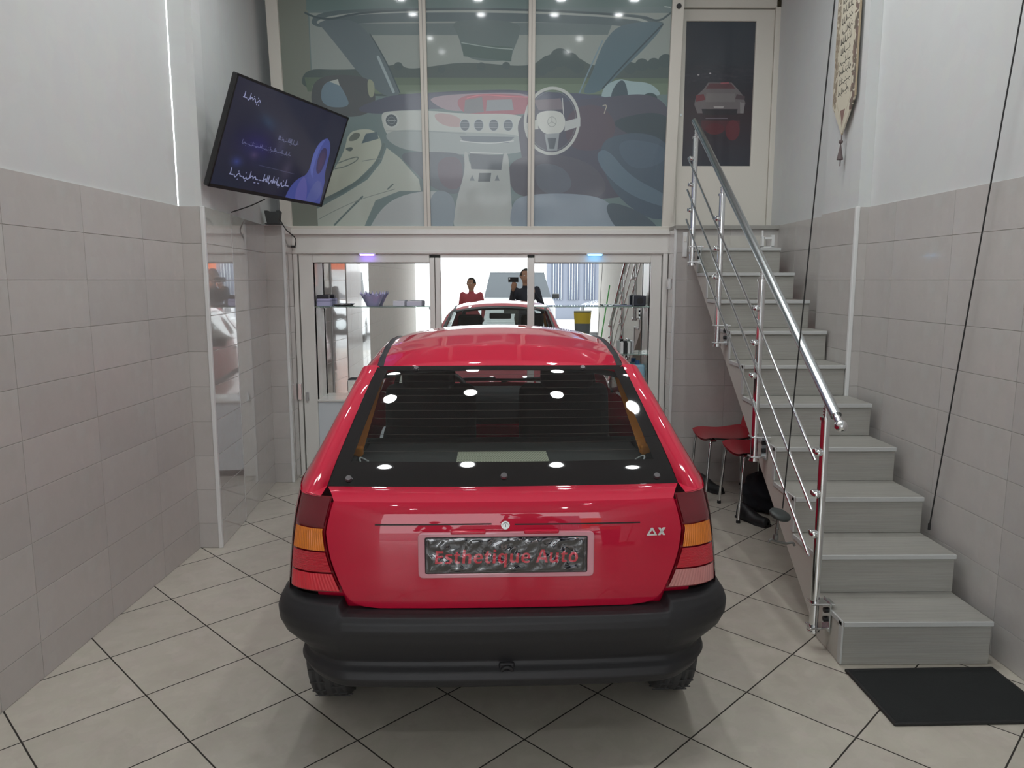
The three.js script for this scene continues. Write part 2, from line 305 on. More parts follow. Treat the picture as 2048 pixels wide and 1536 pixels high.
  // passenger door trim
  curve([[688, 300], [694, 260], [720, 252], [748, 254], [766, 284], [752, 320], [700, 372], [640, 408], [654, 360]], '#a9b3a4'); curve([[692, 278], [706, 258], [722, 262], [712, 276]], '#5f6a64'); poly([[730, 262], [752, 258], [756, 272], [722, 282]], '#4d6068'); curve([[686, 292], [706, 288], [702, 300]], '#4f5d5b');
  curve([[766, 284], [758, 318], [724, 356], [680, 384], [640, 404]], null, '#56696a', 14, false); curve([[676, 322], [715, 306], [716, 316], [690, 330], [670, 334]], null, '#5e6c69', 4, false); curve([[724, 318], [784, 306], [788, 330], [762, 352]], null, '#707d7a', 3, false);
  poly([[772, 290], [800, 312], [838, 356], [842, 380], [800, 380], [752, 400], [728, 464], [640, 464], [636, 418], [690, 386], [735, 356], [762, 320]], '#a6b0a6'); curve([[726, 392], [700, 420], [672, 452]], null, '#4f6262', 8, false); curve([[776, 376], [786, 366]], null, '#50605f', 6, false); curve([[640, 440], [700, 404], [790, 376]], null, '#74807b', 3, false);
  // steering wheel
  ell(1103, 236, 56, 66, null, '#b7beb9', 13, 0.05); ell(1103, 236, 50, 60, null, '#6f7a7e', 2, 0.05);
  curve([[1070, 222], [1090, 214], [1124, 216], [1132, 240], [1122, 262], [1090, 264], [1074, 246]], '#c1c7c2'); poly([[1052, 240], [1074, 232], [1076, 252], [1054, 254]], '#b9c0bb'); poly([[1130, 236], [1160, 228], [1160, 246], [1128, 256]], '#b2bab8'); poly([[1088, 262], [1118, 260], [1114, 296], [1094, 296]], '#8c969a'); poly([[1094, 270], [1112, 270], [1108, 292], [1098, 292]], '#4a545b');
  poly([[1066, 194], [1120, 190], [1126, 212], [1076, 214]], '#6e666e'); curve([[1124, 190], [1126, 222]], null, '#d2d6d2', 3, false);
  ell(1103, 237, 9, 10, null, '#8d9692', 2.5); for (const a of [-90, 30, 150]) { const q = a * Math.PI / 180; curve([[1103, 237], [1103 + 9 * Math.cos(q), 237 + 10 * Math.sin(q)]], null, '#8d9692', 2.5, false); }
  // small marks
  curve([[1205, 205], [1215, 200], [1208, 220]], null, '#c0b9a2', 3, false); curve([[1330, 12], [1342, 13]], null, '#dbe4e2', 3, false);
  g.fillStyle = 'rgba(225,232,228,0.14)'; g.fillRect(0, 0, W, Hh);
});
const LEAN = Math.atan(0.16 / 1.6), MH = 1.61 * 1080 / 960;
{
  const w = structure('window_2', 'tall glazing printed with a car dashboard picture above the mirrors', 'window');
  w.position.set(0, 1.93, -5.80); w.rotation.x = LEAN;
  const xl = -1.625, xr = 1.204;
  const g = bx(xr - xl, MH, 0.008, (xl + xr) / 2, MH / 2 + 0.01, -0.008);
  mesh('printed_pane', g, mat(0xffffff, 0.3, { map: muralTex, clearcoat: 0.55, clearcoatRoughness: 0.05 }), w);
  const S = (x0, x1, y0, y1, z0, z1, name, m = aluWhite) => mesh(name, rb(x1 - x0, y1 - y0, z1 - z0, 0.004, (x0 + x1) / 2, (y0 + y1) / 2, (z0 + z1) / 2), m, w);
  S(-1.71, xl, 0, MH + 0.2, -0.05, 0.02, 'stile', doorCream); S(xr, 1.29, 0, MH + 0.2, -0.05, 0.02, 'stile', doorCream);
  S(-0.617, -0.567, 0.0, MH + 0.1, -0.02, 0.022, 'mullion', doorCream); S(0.172, 0.222, 0, MH + 0.1, -0.02, 0.022, 'mullion', doorCream);
  S(-1.71, 1.29, -0.012, 0.03, -0.05, 0.025, 'bottom_rail', doorCream);
  for (const x of [-0.592, 0.197]) mesh('joint_strip', bx(0.004, MH, 0.002, x, MH / 2, 0.023), mat(rgb(0.35, 0.34, 0.31), 0.5), w);
  mesh('screw_cap', cyl(0.018, 0.018, 0.012, 0, 0, 0, 20).rotateX(Math.PI / 2).translate(1.25, 1.575, 0.024), black, w);
}
{ // upper door at the head of the stairs
  const d = structure('door_1', 'cream door with a dark printed pane at the head of the stairs', 'door');
  const g = new THREE.Shape([[1.31, 1.955], [2.0, 1.955], [2.0, 3.53], [1.31, 3.53]].map((p) => new THREE.Vector2(...p)));
  g.holes.push(new THREE.Path([[1.345, 2.405], [1.345, 3.455], [1.872, 3.455], [1.872, 2.405]].map((p) => new THREE.Vector2(...p))));
  mesh('door_leaf', new THREE.ExtrudeGeometry(g, { depth: 0.045, bevelEnabled: true, bevelSize: 0.004, bevelThickness: 0.004, bevelSegments: 2 }).translate(0, 0, -5.84), doorCream, d);
  const tex = canvasTexture(512, 1024, (c, W, Hh) => {
    const gr = c.createLinearGradient(0, 0, 0, Hh); [[0, '#3d444c'], [0.28, '#333840'], [0.45, '#2b2c33'], [0.62, '#33282e'], [1, '#2f333c']].forEach(([a, b]) => gr.addColorStop(a, b)); c.fillStyle = gr; c.fillRect(0, 0, W, Hh);
    const P = (pts, f) => { c.beginPath(); pts.forEach(([x, y], i) => (i ? c.lineTo(x, y) : c.moveTo(x, y))); c.closePath(); c.fillStyle = f; c.fill(); };
    seed = 21; for (let i = 0; i < 200; i++) { const k = 40 + rnd() * 30; c.fillStyle = `rgba(${k},${k},${k + 8},0.25)`; c.fillRect(rnd() * W, 300 + rnd() * 120, 10 + rnd() * 60, 4 + rnd() * 12); }
    P([[150, 470], [180, 425], [350, 425], [395, 470], [440, 520], [455, 570], [440, 640], [110, 640], [85, 580], [95, 520]], '#6a6567'); P([[165, 468], [190, 430], [345, 430], [380, 468]], '#5b3e43'); P([[95, 515], [150, 505], [165, 545], [95, 560]], '#6f383f'); P([[390, 505], [450, 520], [448, 545], [380, 540]], '#4d4145'); P([[170, 500], [375, 500], [380, 560], [165, 560]], '#757272'); P([[225, 590], [300, 590], [295, 605], [230, 605]], '#a5a2a0'); P([[140, 610], [400, 610], [395, 650], [150, 650]], '#2c2b30'); P([[415, 560], [450, 570], [445, 640], [420, 640]], '#837f7f'); P([[270, 425], [330, 422], [330, 432], [270, 434]], '#96545c'); P([[170, 672], [330, 672], [330, 678], [170, 678]], '#767078');
    P([[140, 690], [420, 690], [420, 760], [140, 760]], '#4b2a31'); c.fillStyle = '#5b2a32'; c.beginPath(); c.ellipse(370, 760, 52, 72, 0, 0, 7); c.fill(); c.fillStyle = '#55272f'; c.beginPath(); c.ellipse(240, 750, 70, 40, 0, 0, 7); c.fill();
    c.fillStyle = 'rgba(200,205,212,0.06)'; c.fillRect(0, 0, W, Hh); c.fillStyle = '#b2aeb0'; for (const [x, y] of [[108, 372], [192, 362]]) { c.beginPath(); c.ellipse(x, y, 8, 5, 0, 0, 7); c.fill(); }
  });
  mesh('printed_pane', bx(0.535, 1.058, 0.01, 1.6085, 2.93, -5.815), mat(0xffffff, 0.3, { map: tex, clearcoat: 0.4, clearcoatRoughness: 0.06 }), d);
  for (const [x0, x1, y0, y1] of [[1.262, 1.305, 1.94, 3.62], [2.005, 2.06, 1.94, 3.62], [1.262, 2.06, 3.54, 3.62]]) mesh('door_frame', rb(x1 - x0, y1 - y0, 0.09, 0.005, (x0 + x1) / 2, (y0 + y1) / 2, -5.82), doorCream, d);
  mesh('transom_panel', bx(0.8, 0.3, 0.05, 1.66, 3.77, -5.83), doorCream, d);
  mesh('keyhole', cyl(0.01, 0.01, 0.006, 0, 0, 0, 16).rotateX(Math.PI / 2).translate(1.328, 2.78, -5.79), steel, d);
}

/* ---------- staircase ---------- */
const STEP0 = { z: -2.805, y: 0.19, rise: 0.1762, run: 0.2735, x0: 1.36 };
{
  const t = thing('staircase', 'grey laminate staircase climbing along the tiled wall to the upper door', 'staircase');
  const top = (n) => STEP0.y + n * STEP0.rise, fz = (n) => STEP0.z - n * STEP0.run, xr = (n) => (n < 5 ? 1.965 : 1.938);
  // the slab between the treads and the sloping soffit, seen from its open side
  const side = [[2.83, 0.002]]; for (let n = 0; n < 10; n++) { side.push([-fz(n) + 0.012, top(n) - 0.02]); side.push([-fz(n + 1) + 0.012, top(n) - 0.02]); }
  side.push([5.56, top(9) + 0.1]); side.push([5.56, 1.76]); side.push([3.03, 0.002]);
  mesh('stringer', outline(side, 0.57, 0).rotateY(Math.PI / 2).translate(1.362, 0, 0), stringerMat, t);
  for (let n = 0; n < 10; n++) {
    const w = xr(n) - STEP0.x0, cx = (xr(n) + STEP0.x0) / 2;
    const tr = mesh('tread', rb(w, 0.026, STEP0.run + 0.012, 0.004, cx, top(n) - 0.013, fz(n) - STEP0.run / 2), laminate, t);
    mesh('nosing', rb(w, 0.02, 0.006, 0.002, cx, top(n) - 0.011, fz(n) + 0.009), laminatePale, tr);
    const ri = mesh('riser', rb(w, (n ? STEP0.rise : STEP0.y) - 0.028, 0.012, 0.002, cx, top(n) - 0.027 - ((n ? STEP0.rise : STEP0.y) - 0.028) / 2, fz(n) - 0.008), laminate, t);
    mesh('edge_trim', join([rb(0.008, (n ? STEP0.rise : STEP0.y) - 0.01, 0.03, 0.002, STEP0.x0 - 0.001, top(n) - (n ? STEP0.rise : STEP0.y) / 2, fz(n) - 0.012), rb(0.008, 0.022, STEP0.run, 0.002, STEP0.x0 - 0.001, top(n) - 0.012, fz(n) - STEP0.run / 2)]), laminatePale, ri);
  }
  mesh('landing', rb(0.77, 0.03, 0.28, 0.004, 1.645, 1.935, -5.69), laminate, t);
}
{ // stainless balustrade
  const t = thing('stair_railing', 'stainless steel stair railing with a thick handrail and three thin rods', 'railing');
  const posts = [[-2.94, 0.085], [-3.768, 0.618], [-4.525, 1.15], [-5.21, 1.654]], X = 1.30, slope = 0.6685;
  const rail = (z) => 1.012 + (-2.836 - z) * slope;
  posts.forEach(([z, y], i) => {
    const hTop = rail(z) - 0.085, p = mesh('post', bar(V(X, y, z), V(X, hTop, z), 0.018, 20), chrome, t);
    mesh('post_collar', cyl(0.024, 0.024, 0.012, X, hTop - 0.002, z, 20), chrome, p); mesh('post_base', join([cyl(0.024, 0.024, 0.012, X, y + 0.008, z, 20), cyl(0.027, 0.027, 0.008, X, y, z, 20)]), chrome, p);
    mesh('post_neck', join([cyl(0.008, 0.008, 0.09, X, hTop + 0.04, z, 12), ...[0, 1, 2].map((k) => cyl(0.013, 0.013, 0.006, X, hTop + 0.014 + k * 0.012, z, 14))]), chrome, p);
    for (const dy of [0.02, 0.125]) mesh('bracket_plate', rb(0.1, 0.008, 0.06, 0.003, X + 0.025, y + dy, z), chrome, p);
    mesh('bracket_back', rb(0.006, 0.13, 0.07, 0.002, STEP0.x0 - 0.006, y + 0.07, z), steel, p);
    for (const dy of [0.05, 0.09]) mesh('bracket_bolt', cyl(0.012, 0.012, 0.012, 0, 0, 0, 6).rotateZ(Math.PI / 2).translate(STEP0.x0 - 0.014, y + dy, z), black, p);
    for (const f of [0.796, 0.585, 0.38]) { const yy = rail(z) - 0.085 - (1 - f) * 0.83 + 0.03; mesh('rod_holder', join([rb(0.05, 0.026, 0.026, 0.006, X - 0.016, yy, z - 0.005), new THREE.SphereGeometry(0.015, 14, 10).translate(X - 0.026, yy - 0.004, z + 0.012)]), chrome, p); }
  });
  mesh('handrail', bar(V(X, rail(-2.85), -2.85), V(X, rail(-5.25), -5.25), 0.0215, 28), steel, t);
  const e = V(X, rail(-2.85), -2.85);
  mesh('end_ball', join([new THREE.SphereGeometry(0.025, 24, 16).translate(e.x, e.y - 0.032, e.z + 0.047), bar(e, V(e.x, e.y - 0.03, e.z + 0.045), 0.014)]), chrome, t);
  for (const [a, b] of [[0.813, -2.965], [0.60, -2.97], [0.40, -2.975]]) mesh('rod', bar(V(X - 0.022, a, b), V(X - 0.022, a + (5.31 + b) * 0.673, -5.31), 0.0068, 10), chrome, t);
}
{ const t = thing('door_mat', 'black rubber doormat on the tiles at the foot of the stairs', 'mat', [1.66, 0, -2.58], 0.02); mesh('mat_pad', rb(0.6, 0.009, 0.37, 0.004, 0, 0.0045, 0), mat(rgb(0.012, 0.014, 0.014), 0.95, { bumpMap: texRough, bumpScale: 0.001 }), t); mesh('mat_rim', join([rb(0.6, 0.011, 0.012, 0.003, 0, 0.0055, 0.18), rb(0.6, 0.011, 0.012, 0.003, 0, 0.0055, -0.18), rb(0.012, 0.011, 0.37, 0.003, 0.295, 0.0055, 0), rb(0.012, 0.011, 0.37, 0.003, -0.295, 0.0055, 0)]), black, t); }

/* ---------- the red hatchback ---------- */
const font = await new FontLoader().loadAsync('fonts/droid/droid_sans_bold.typeface.json');
const paint = mat(rgb(0.60, 0.004, 0.04), 0.42, { specularIntensity: 0.3, clearcoat: 1, clearcoatRoughness: 0.02 });
const bumperPlastic = mat(rgb(0.016, 0.0155, 0.018), 0.5, { bumpMap: texRough, bumpScale: 0.0003 });
const underseal = mat(rgb(0.035, 0.034, 0.034), 0.85);
const tintGlass = mat(rgb(0.7, 0.74, 0.74), 0.0, { transmission: 1, thickness: 0, ior: 1.6 });
const clearGlass = mat(rgb(0.8, 0.86, 0.85), 0.0, { transmission: 1, thickness: 0, ior: 1.5 });
const bandGlass = mat(rgb(0.006, 0.005, 0.006), 0.03, { clearcoat: 1, clearcoatRoughness: 0.01 });
{
  const car = thing('hatchback_car', 'red three-door hatchback with black bumper parked between the tiled walls', 'car', [0, 0, -2.25], 0.026);
  const body = new THREE.Group(); const Z0 = -2.25;      // the shapes below are given in room coordinates; a part is moved back by Z0
  const add = (name, geo, m, parent = car) => mesh(name, parent === car ? geo.translate(0, 0, -Z0) : geo.translate(0, 0, -Z0), m, parent);
  const lab = (m, label) => { m.userData.label = label; return m; };

  // outline of the lower body seen from above, from the middle of the tail round to the middle of the nose
  const planPts = [[0, -2.238], [0.25, -2.241], [0.45, -2.25], [0.56, -2.262], [0.635, -2.28], [0.695, -2.325], [0.726, -2.42], [0.748, -2.6], [0.762, -2.9], [0.772, -3.4], [0.772, -4.2], [0.762, -4.8], [0.735, -5.2], [0.69, -5.42], [0.61, -5.53], [0.45, -5.59], [0.2, -5.61], [0, -5.615]];
  const N = 900, plan = new THREE.CatmullRomCurve3(planPts.map(([x, z]) => V(x, 0, z)), false, 'centripetal').getSpacedPoints(N);
  const at = (s) => { const f = clamp(s) * N, i = Math.min(N - 1, Math.floor(f)), t = f - i, a = plan[i], b = plan[i + 1], d = b.clone().sub(a).normalize(); return { x: lerp(a.x, b.x, t), z: lerp(a.z, b.z, t), nx: -d.z, nz: d.x }; };
  const sX = (x) => { for (let i = 0; i < N; i++) if (plan[i + 1].x >= x) return (i + clamp((x - plan[i].x) / (plan[i + 1].x - plan[i].x + 1e-9))) / N; return 0.5; };
  const sZ = (z) => { for (let i = 5; i < N; i++) if (plan[i + 1].z <= z) return (i + clamp((z - plan[i].z) / (plan[i + 1].z - plan[i].z))) / N; return 1; };
  const sFX = (x) => { for (let i = N; i > 0; i--) if (plan[i - 1].x >= x) return i / N; return 1; };
  const prof = table([[0.2, 0.95], [0.35, 0.985], [0.5, 1], [0.56, 1], [0.66, 0.989], [0.78, 0.967], [0.87, 0.943], [0.95, 0.92]]);
  const zRear = table([[0.45, 0], [0.6, 0.006], [0.72, 0.002], [0.8, -0.01], [0.852, -0.03], [0.9, -0.045]]);
  const zNose = table([[0.3, 0], [0.5, 0], [0.62, 0.03], [0.7, 0.09], [0.8, 0.3]]);
  const skin = (s, y, off = 0, sign = 1) => {
    const p = at(s), wr = 1 - smooth(-2.3, -2.7, p.z) * 0 - clamp((-2.3 - p.z) / 0.4), wf = clamp((-5.2 - p.z) / 0.35);
    return [sign * (p.x * prof(y) + p.nx * -off * -1), y, p.z + Math.max(0, wr) * zRear(y) + wf * zNose(y) + -p.nz * -off];
  };
  // outward normal of the plan curve points to +x on the side and to +z at the tail
  const skinO = (s, y, off, sign) => { const p = at(s), q = skin(s, y, 0, 1), ox = -p.nx * -1, oz = p.nz; return [sign * (q[0] + ox * off), y, q[2] + oz * off]; };
  const both = (f) => [1, -1].map((sg) => f(sg));

  // tailgate
  const gateEdge = table([[0.517, 0.40], [0.521, 0.445], [0.53, 0.475], [0.545, 0.497], [0.57, 0.513], [0.62, 0.537], [0.69, 0.565], [0.76, 0.583], [0.852, 0.576]]);
  const gateRows = [0.517, 0.519, 0.522, 0.526, 0.532, 0.54, 0.55, 0.57, 0.6, 0.64, 0.68, 0.72, 0.76, 0.79, 0.82, 0.838, 0.848, 0.853];
  const gp = (X, y, off = 0) => { const sg = X < 0 ? -1 : 1; return skinO(sX(Math.abs(X)), y, off, sg); };
  const gate = add('tailgate', join([
    patch((u, v) => { const y = gateRows[Math.round(v * (gateRows.length - 1))]; return gp((u * 2 - 1) * gateEdge(y), y, y > 0.84 ? -(y - 0.84) * 0.4 : 0); }, 60, gateRows.length - 1),
    patch((u, v) => { const X = (u * 2 - 1), a = gp(X * 0.576, 0.853, -0.0052), b = [X * 0.585, 0.872, -2.385 - 0.02 * X * X], t = v; const bulge = Math.sin(t * Math.PI) * 0.006; return [lerp(a[0], b[0], t), lerp(a[1], b[1], t) + bulge, lerp(a[2], b[2], t)]; }, 40, 8),
    patch((u, v) => { const y = gateRows[Math.round(v * (gateRows.length - 1))], e = gateEdge(y), a = gp(e, y), t = u; return [a[0] - 0.004 * t, a[1], a[2] - 0.03 * t]; }, 1, gateRows.length - 1),
    patch((u, v) => { const y = gateRows[Math.round(v * (gateRows.length - 1))], e = gateEdge(y), a = gp(-e, y), t = u; return [a[0] + 0.004 * t, a[1], a[2] - 0.03 * t]; }, 1, gateRows.length - 1)]), paint);
  // body panel behind the tailgate's gap
  add('tail_panel', join([patch((u, v) => gp((u * 2 - 1) * lerp(0.6, 0.66, v), lerp(0.48, 0.842, v), -0.03), 40, 14)]), paint);
  const bandY = 0.782; // thin dark rubbing line either side of the lock
  for (const [x0, x1] of [[-0.425, -0.045], [0.03, 0.445]]) add('tailgate_stripe', patch((u, v) => gp(lerp(x0, x1, u), bandY + 0.006 + (v - 0.5) * 0.0045 + u * (x0 < 0 ? 0.002 : -0.002), 0.0012), 24, 1), mat(rgb(0.02, 0.005, 0.008), 0.5), gate);
  { const p = gp(0.0, 0.788, 0.003); add('tailgate_lock', join([cyl(0.0135, 0.0135, 0.01, 0, 0, 0, 24).rotateX(Math.PI / 2).translate(p[0], p[1], p[2]), cyl(0.008, 0.0095, 0.008, 0, 0, 0, 20).rotateX(Math.PI / 2).translate(p[0], p[1], p[2] + 0.006)]), chrome, gate); add('key_slot', bx(0.0022, 0.008, 0.002, p[0], p[1], p[2] + 0.0105), black, gate); }
  { // the two-letter badge: an open triangle and a cross
    const p = gp(0.492, 0.745, 0.002), A = new THREE.Shape([[-0.017, 0], [-0.003, 0.024], [0.003, 0.024], [0.0165, 0]].map((q) => new THREE.Vector2(...q))); A.holes.push(new THREE.Path([[-0.0095, 0.0045], [0.0085, 0.0045], [0, 0.018]].map((q) => new THREE.Vector2(...q))));
    const xs = [[[0, 0], [0.008, 0], [0.0245, 0.024], [0.0165, 0.024]], [[0.0165, 0], [0.0245, 0], [0.008, 0.024], [0, 0.024]]].map((q) => outline(q, 0.004).translate(0.019, 0, 0));
    lab(add('badge', join([new THREE.ExtrudeGeometry(A, { depth: 0.004, bevelEnabled: false }), ...xs]).rotateY(0.06).translate(p[0] - 0.012, p[1], p[2]), mat(rgb(0.75, 0.75, 0.74), 0.35), gate), 'silver two-letter badge');
  }
  { // number plate in its pale rim
    const cx = 0.003, cy = 0.694, hw = 0.262, hh = 0.064, zz = gp(0, cy)[2];
    const ring = (w, h, r) => { const s = new THREE.Shape(); s.moveTo(-w + r, -h); s.lineTo(w - r, -h); s.quadraticCurveTo(w, -h, w, -h + r); s.lineTo(w, h - r); s.quadraticCurveTo(w, h, w - r, h); s.lineTo(-w + r, h); s.quadraticCurveTo(-w, h, -w, h - r); s.lineTo(-w, -h + r); s.quadraticCurveTo(-w, -h, -w + r, -h); return s; };
    const rim = ring(hw + 0.012, hh + 0.007, 0.014); rim.holes.push(ring(hw - 0.004, hh - 0.002, 0.01));
    add('plate_rim', new THREE.ExtrudeGeometry(rim, { depth: 0.008, bevelEnabled: true, bevelSize: 0.003, bevelThickness: 0.003, bevelSegments: 3, curveSegments: 8 }).translate(cx, cy, zz - 0.004), mat(rgb(0.72, 0.3, 0.36), 0.15, { clearcoat: 1 }), gate);
    for (const x of [-0.12, 0.11]) add('plate_lamp_cover', rb(0.11, 0.012, 0.016, 0.005, cx + x, cy + hh + 0.011, zz + 0.004), paint, gate);
    const lettering = canvasTexture(1024, 256, (g, w, h) => {
      g.fillStyle = '#17141c'; g.fillRect(0, 0, w, h); g.strokeStyle = '#4a4650'; g.lineWidth = 5; g.strokeRect(10, 10, w - 20, h - 20);
      g.fillStyle = '#d2263f'; g.font = 'bold 124px sans-serif'; g.textBaseline = 'middle'; g.save(); g.translate(48, 138); g.scale((w - 96) / g.measureText('Esthetique Auto').width, 1.06); g.transform(1, 0, -0.08, 1, 0, 0); g.fillText('Esthetique Auto', 0, 0); g.restore();
    });
    const pl = add('number_plate', rb(hw * 2 - 0.012, hh * 2 - 0.008, 0.006, 0.003, cx, cy, zz + 0.004), black, gate);
    lab(pl, 'black plate with red lettering');
    const nz = (x, y) => Math.sin(x * 71 + 3 * Math.sin(y * 60)) * 0.5 + Math.sin(x * 143 - y * 90 + 1.3) * 0.3 + Math.sin(x * 38 + y * 120) * 0.4 + Math.sin(x * 260 + 5 * Math.sin(y * 95 + x * 30)) * 0.12;
    mesh('plate_film', patch((u, v) => { const x = (u - 0.5) * (hw * 2 - 0.02), y = (v - 0.5) * (hh * 2 - 0.014), e = smooth(0, 0.03, u) * smooth(1, 0.97, u) * smooth(0, 0.1, v) * smooth(1, 0.9, v); return [cx + x, cy + y, zz + 0.0078 + 0.0022 * e * (1 + nz(x, y)) - Z0]; }, 150, 40), mat(0xffffff, 0.08, { map: lettering, clearcoat: 1, clearcoatRoughness: 0.02, ior: 1.85 }), gate);
    pl.position.set(0, 0, 0);
  }
  // rear window and its surround
  const W = (u, v, off = 0) => { const X = u * 2 - 1, hw = lerp(0.588, 0.478, v), bow = 0.015 * (1 - Math.pow(Math.abs(2 * v - 1), 4)); return [X * hw, 0.871 + 0.35 * v + bow * 0.8 + off * 0.8 - 0.004 * X * X * v, -2.383 - 0.475 * v + bow * 0.6 - 0.03 * X * X + off * 0.6]; };
  const win = add('rear_window', patch((u, v) => W(lerp(0.045, 0.955, u), lerp(0.165, 0.95, v)), 40, 24), tintGlass); lab(win, 'tinted rear window with heater lines');
  add('window_band', join([patch((u, v) => W(u, v * 0.165), 40, 5), patch((u, v) => W(u, lerp(0.95, 1, v)), 40, 3), patch((u, v) => W(u * 0.045, lerp(0.165, 0.95, v)), 3, 20), patch((u, v) => W(1 - u * 0.045, lerp(0.165, 0.95, v)), 3, 20)]), bandGlass, win);
  for (let k = 0; k < 11; k++) { const v = lerp(0.24, 0.9, k / 10); add('heater_line', patch((u, w) => W(lerp(0.07, 0.93, u), v + w * 0.0028, -0.001), 20, 1), mat(rgb(0.05, 0.03, 0.02), 0.7), win); }
  for (const [u, v, r] of [[0.055, 0.045, 0.0125], [0.945, 0.045, 0.0125], [0.5, 0.065, 0.013], [0.16, 0.965, 0.011], [0.83, 0.965, 0.011]]) { const p = W(u, v, 0.004); const g = new THREE.CylinderGeometry(r * 0.8, r, 0.008, 20).rotateX(0.63).translate(p[0], p[1], p[2]); add('glass_cap', g, mat(rgb(0.06, 0.05, 0.055), 0.3, { clearcoat: 1 }), win); }

  // lamps: four stacked lenses each side
  const lensTex = (dir) => canvasTexture(256, 256, (g, w, h) => { for (let i = 0; i < 256; i++) { const k = Math.round(128 + 110 * Math.sin(i / 256 * Math.PI * 2 * 16)); g.fillStyle = `rgb(${k},${k},${k})`; dir ? g.fillRect(0, i, w, 1) : g.fillRect(i, 0, 1, h); } }, false);
  const ribH = lensTex(true), ribV = lensTex(false);
  const lens = (c, rib) => mat(c, 0.16, { clearcoat: 1, clearcoatRoughness: 0.03, ...(rib ? { bumpMap: rib, bumpScale: 0.0014 } : {}) });
  const mats = { dark: lens(rgb(0.17, 0.006, 0.016)), amber: lens(rgb(0.85, 0.22, 0.006), ribV), red: lens(rgb(0.66, 0.008, 0.03), ribH), fog: lens(rgb(0.78, 0.01, 0.035), ribV), white: lens(rgb(0.66, 0.26, 0.25), ribV), house: lens(rgb(0.2, 0.004, 0.012)) };
  for (const sg of [-1, 1]) {
    const sOut = sZ(-2.352), lamp = (y0, y1, i0, i1, off, m, name, parent) => add(name, patch((u, v) => { const y = lerp(y0, y1, v), s = lerp(sX(gateEdge(y) + 0.008 + i0), sOut - i1, u); return skinO(s, y, off, sg); }, 18, 8), m, parent);
    const l = lab(lamp(0.566, 0.868, 0, 0, -0.004, mats.house, 'tail_lamp', car), sg < 0 ? 'tail lamp with a red bottom lens' : 'tail lamp with a pale bottom lens');
    lamp(0.572, 0.628, 0.004, 0.008, 0.002, sg < 0 ? mats.fog : mats.white, sg < 0 ? 'fog_lens' : 'reversing_lens', l);
    lamp(0.634, 0.697, 0.004, 0.008, 0.003, mats.red, 'red_lens', l);
    lamp(0.703, 0.772, 0.004, 0.008, 0.004, mats.amber, 'amber_lens', l);
    lamp(0.778, 0.864, 0.004, 0.006, 0.001, mats.dark, 'dark_lens', l);
  }
  // sides of the lower body with wheel arches
  const AX1 = -2.69, AX2 = -4.97, RA = 0.302;
  const yLow = (z) => { let y = z > AX1 + RA - 0.01 ? 0.44 : 0.235; for (const a of [AX1, AX2]) { const d = Math.abs(z - a); if (d < RA) y = Math.max(y, 0.265 + Math.sqrt(RA * RA - d * d) * 0.98); } return y; };
  const yTop = (z) => (z > -4.5 ? 0.874 : lerp(0.874, 0.70, smooth(-4.5, -5.6, z)));
  for (const sg of [-1, 1]) {
    add('side_panel', patch((u, v) => { const s = lerp(sZ(-2.353), sZ(-5.46), u), z = at(s).z; return skinO(s, lerp(yLow(z), yTop(z), v), 0, sg); }, 220, 22), paint);
    add('side_strip', patch((u, v) => { const s = lerp(sZ(-3.06), sZ(-4.62), u); return skinO(s, 0.49 + v * 0.06, 0.012 * Math.sin(v * Math.PI), sg); }, 60, 6), bumperPlastic);
    for (const a of [AX1, AX2]) add('wheel_housing', patch((u, v) => { const t = lerp(0.75, Math.PI, u); return [sg * lerp(0.46, 0.74, v), 0.265 + Math.sin(t) * RA * 0.985, a + Math.cos(t) * RA]; }, 24, 1), underseal);
    add('door_handle', rb(0.025, 0.03, 0.11, 0.008, sg * 0.745, 0.78, -3.28), bumperPlastic);
  }
  // rear bumper with a rolled lower lip, stepped down below the tailgate
  {
    const rowsC = [[0.262, -0.06], [0.272, 0.045], [0.288, 0.068], [0.312, 0.078], [0.334, 0.07], [0.347, 0.052], [0.36, 0.046], [0.39, 0.056], [0.43, 0.07], [0.47, 0.076], [0.496, 0.07], [0.51, 0.056], [0.515, 0.035], [0.514, -0.02]];
    const rowsS = [[0.275, -0.14], [0.285, -0.06], [0.3, -0.03], [0.318, -0.02], [0.334, -0.028], [0.345, -0.042], [0.357, -0.044], [0.385, -0.01], [0.42, 0.024], [0.455, 0.038], [0.488, 0.038], [0.515, 0.028], [0.538, 0.01], [0.548, -0.02]];
    const nr = rowsC.length - 1, fine = 4, sEnd = sZ(-2.46);
    const row = (rows, v) => { const f = v * nr, i = Math.min(nr - 1, Math.floor(f)), t = f - i; return [lerp(rows[i][0], rows[i + 1][0], t), lerp(rows[i][1], rows[i + 1][1], t)]; };
    const g = patch((u, v) => {
      const S = u * 2 - 1, sg = S < 0 ? -1 : 1, s = Math.pow(Math.abs(S), 0.9) * sEnd, X = at(s).x, k = smooth(0.508, 0.519, X), c = row(rowsC, v), d = row(rowsS, v), w = smooth(0.5, 0.735, X);
      const y0 = lerp(c[0], d[0], w), yTopStep = v > 0.55 ? lerp(c[0], d[0], Math.max(w, k)) : y0, off = lerp(c[1], d[1], w) - smooth(-2.36, -2.46, at(s).z) * 0.012;
      return skinO(s, Math.max(yTopStep, 0), off, sg).map((q, i) => (i === 1 ? yTopStep : q));
    }, 240, nr * fine);
    const b = lab(add('rear_bumper', g, bumperPlastic), 'black plastic rear bumper');
    const p = skinO(0, 0.345, 0.056, 1); add('towing_eye', new THREE.TorusGeometry(0.016, 0.006, 10, 20).rotateX(0.3).translate(p[0] + 0.002, 0.335, p[2] + 0.008), bumperPlastic, b);
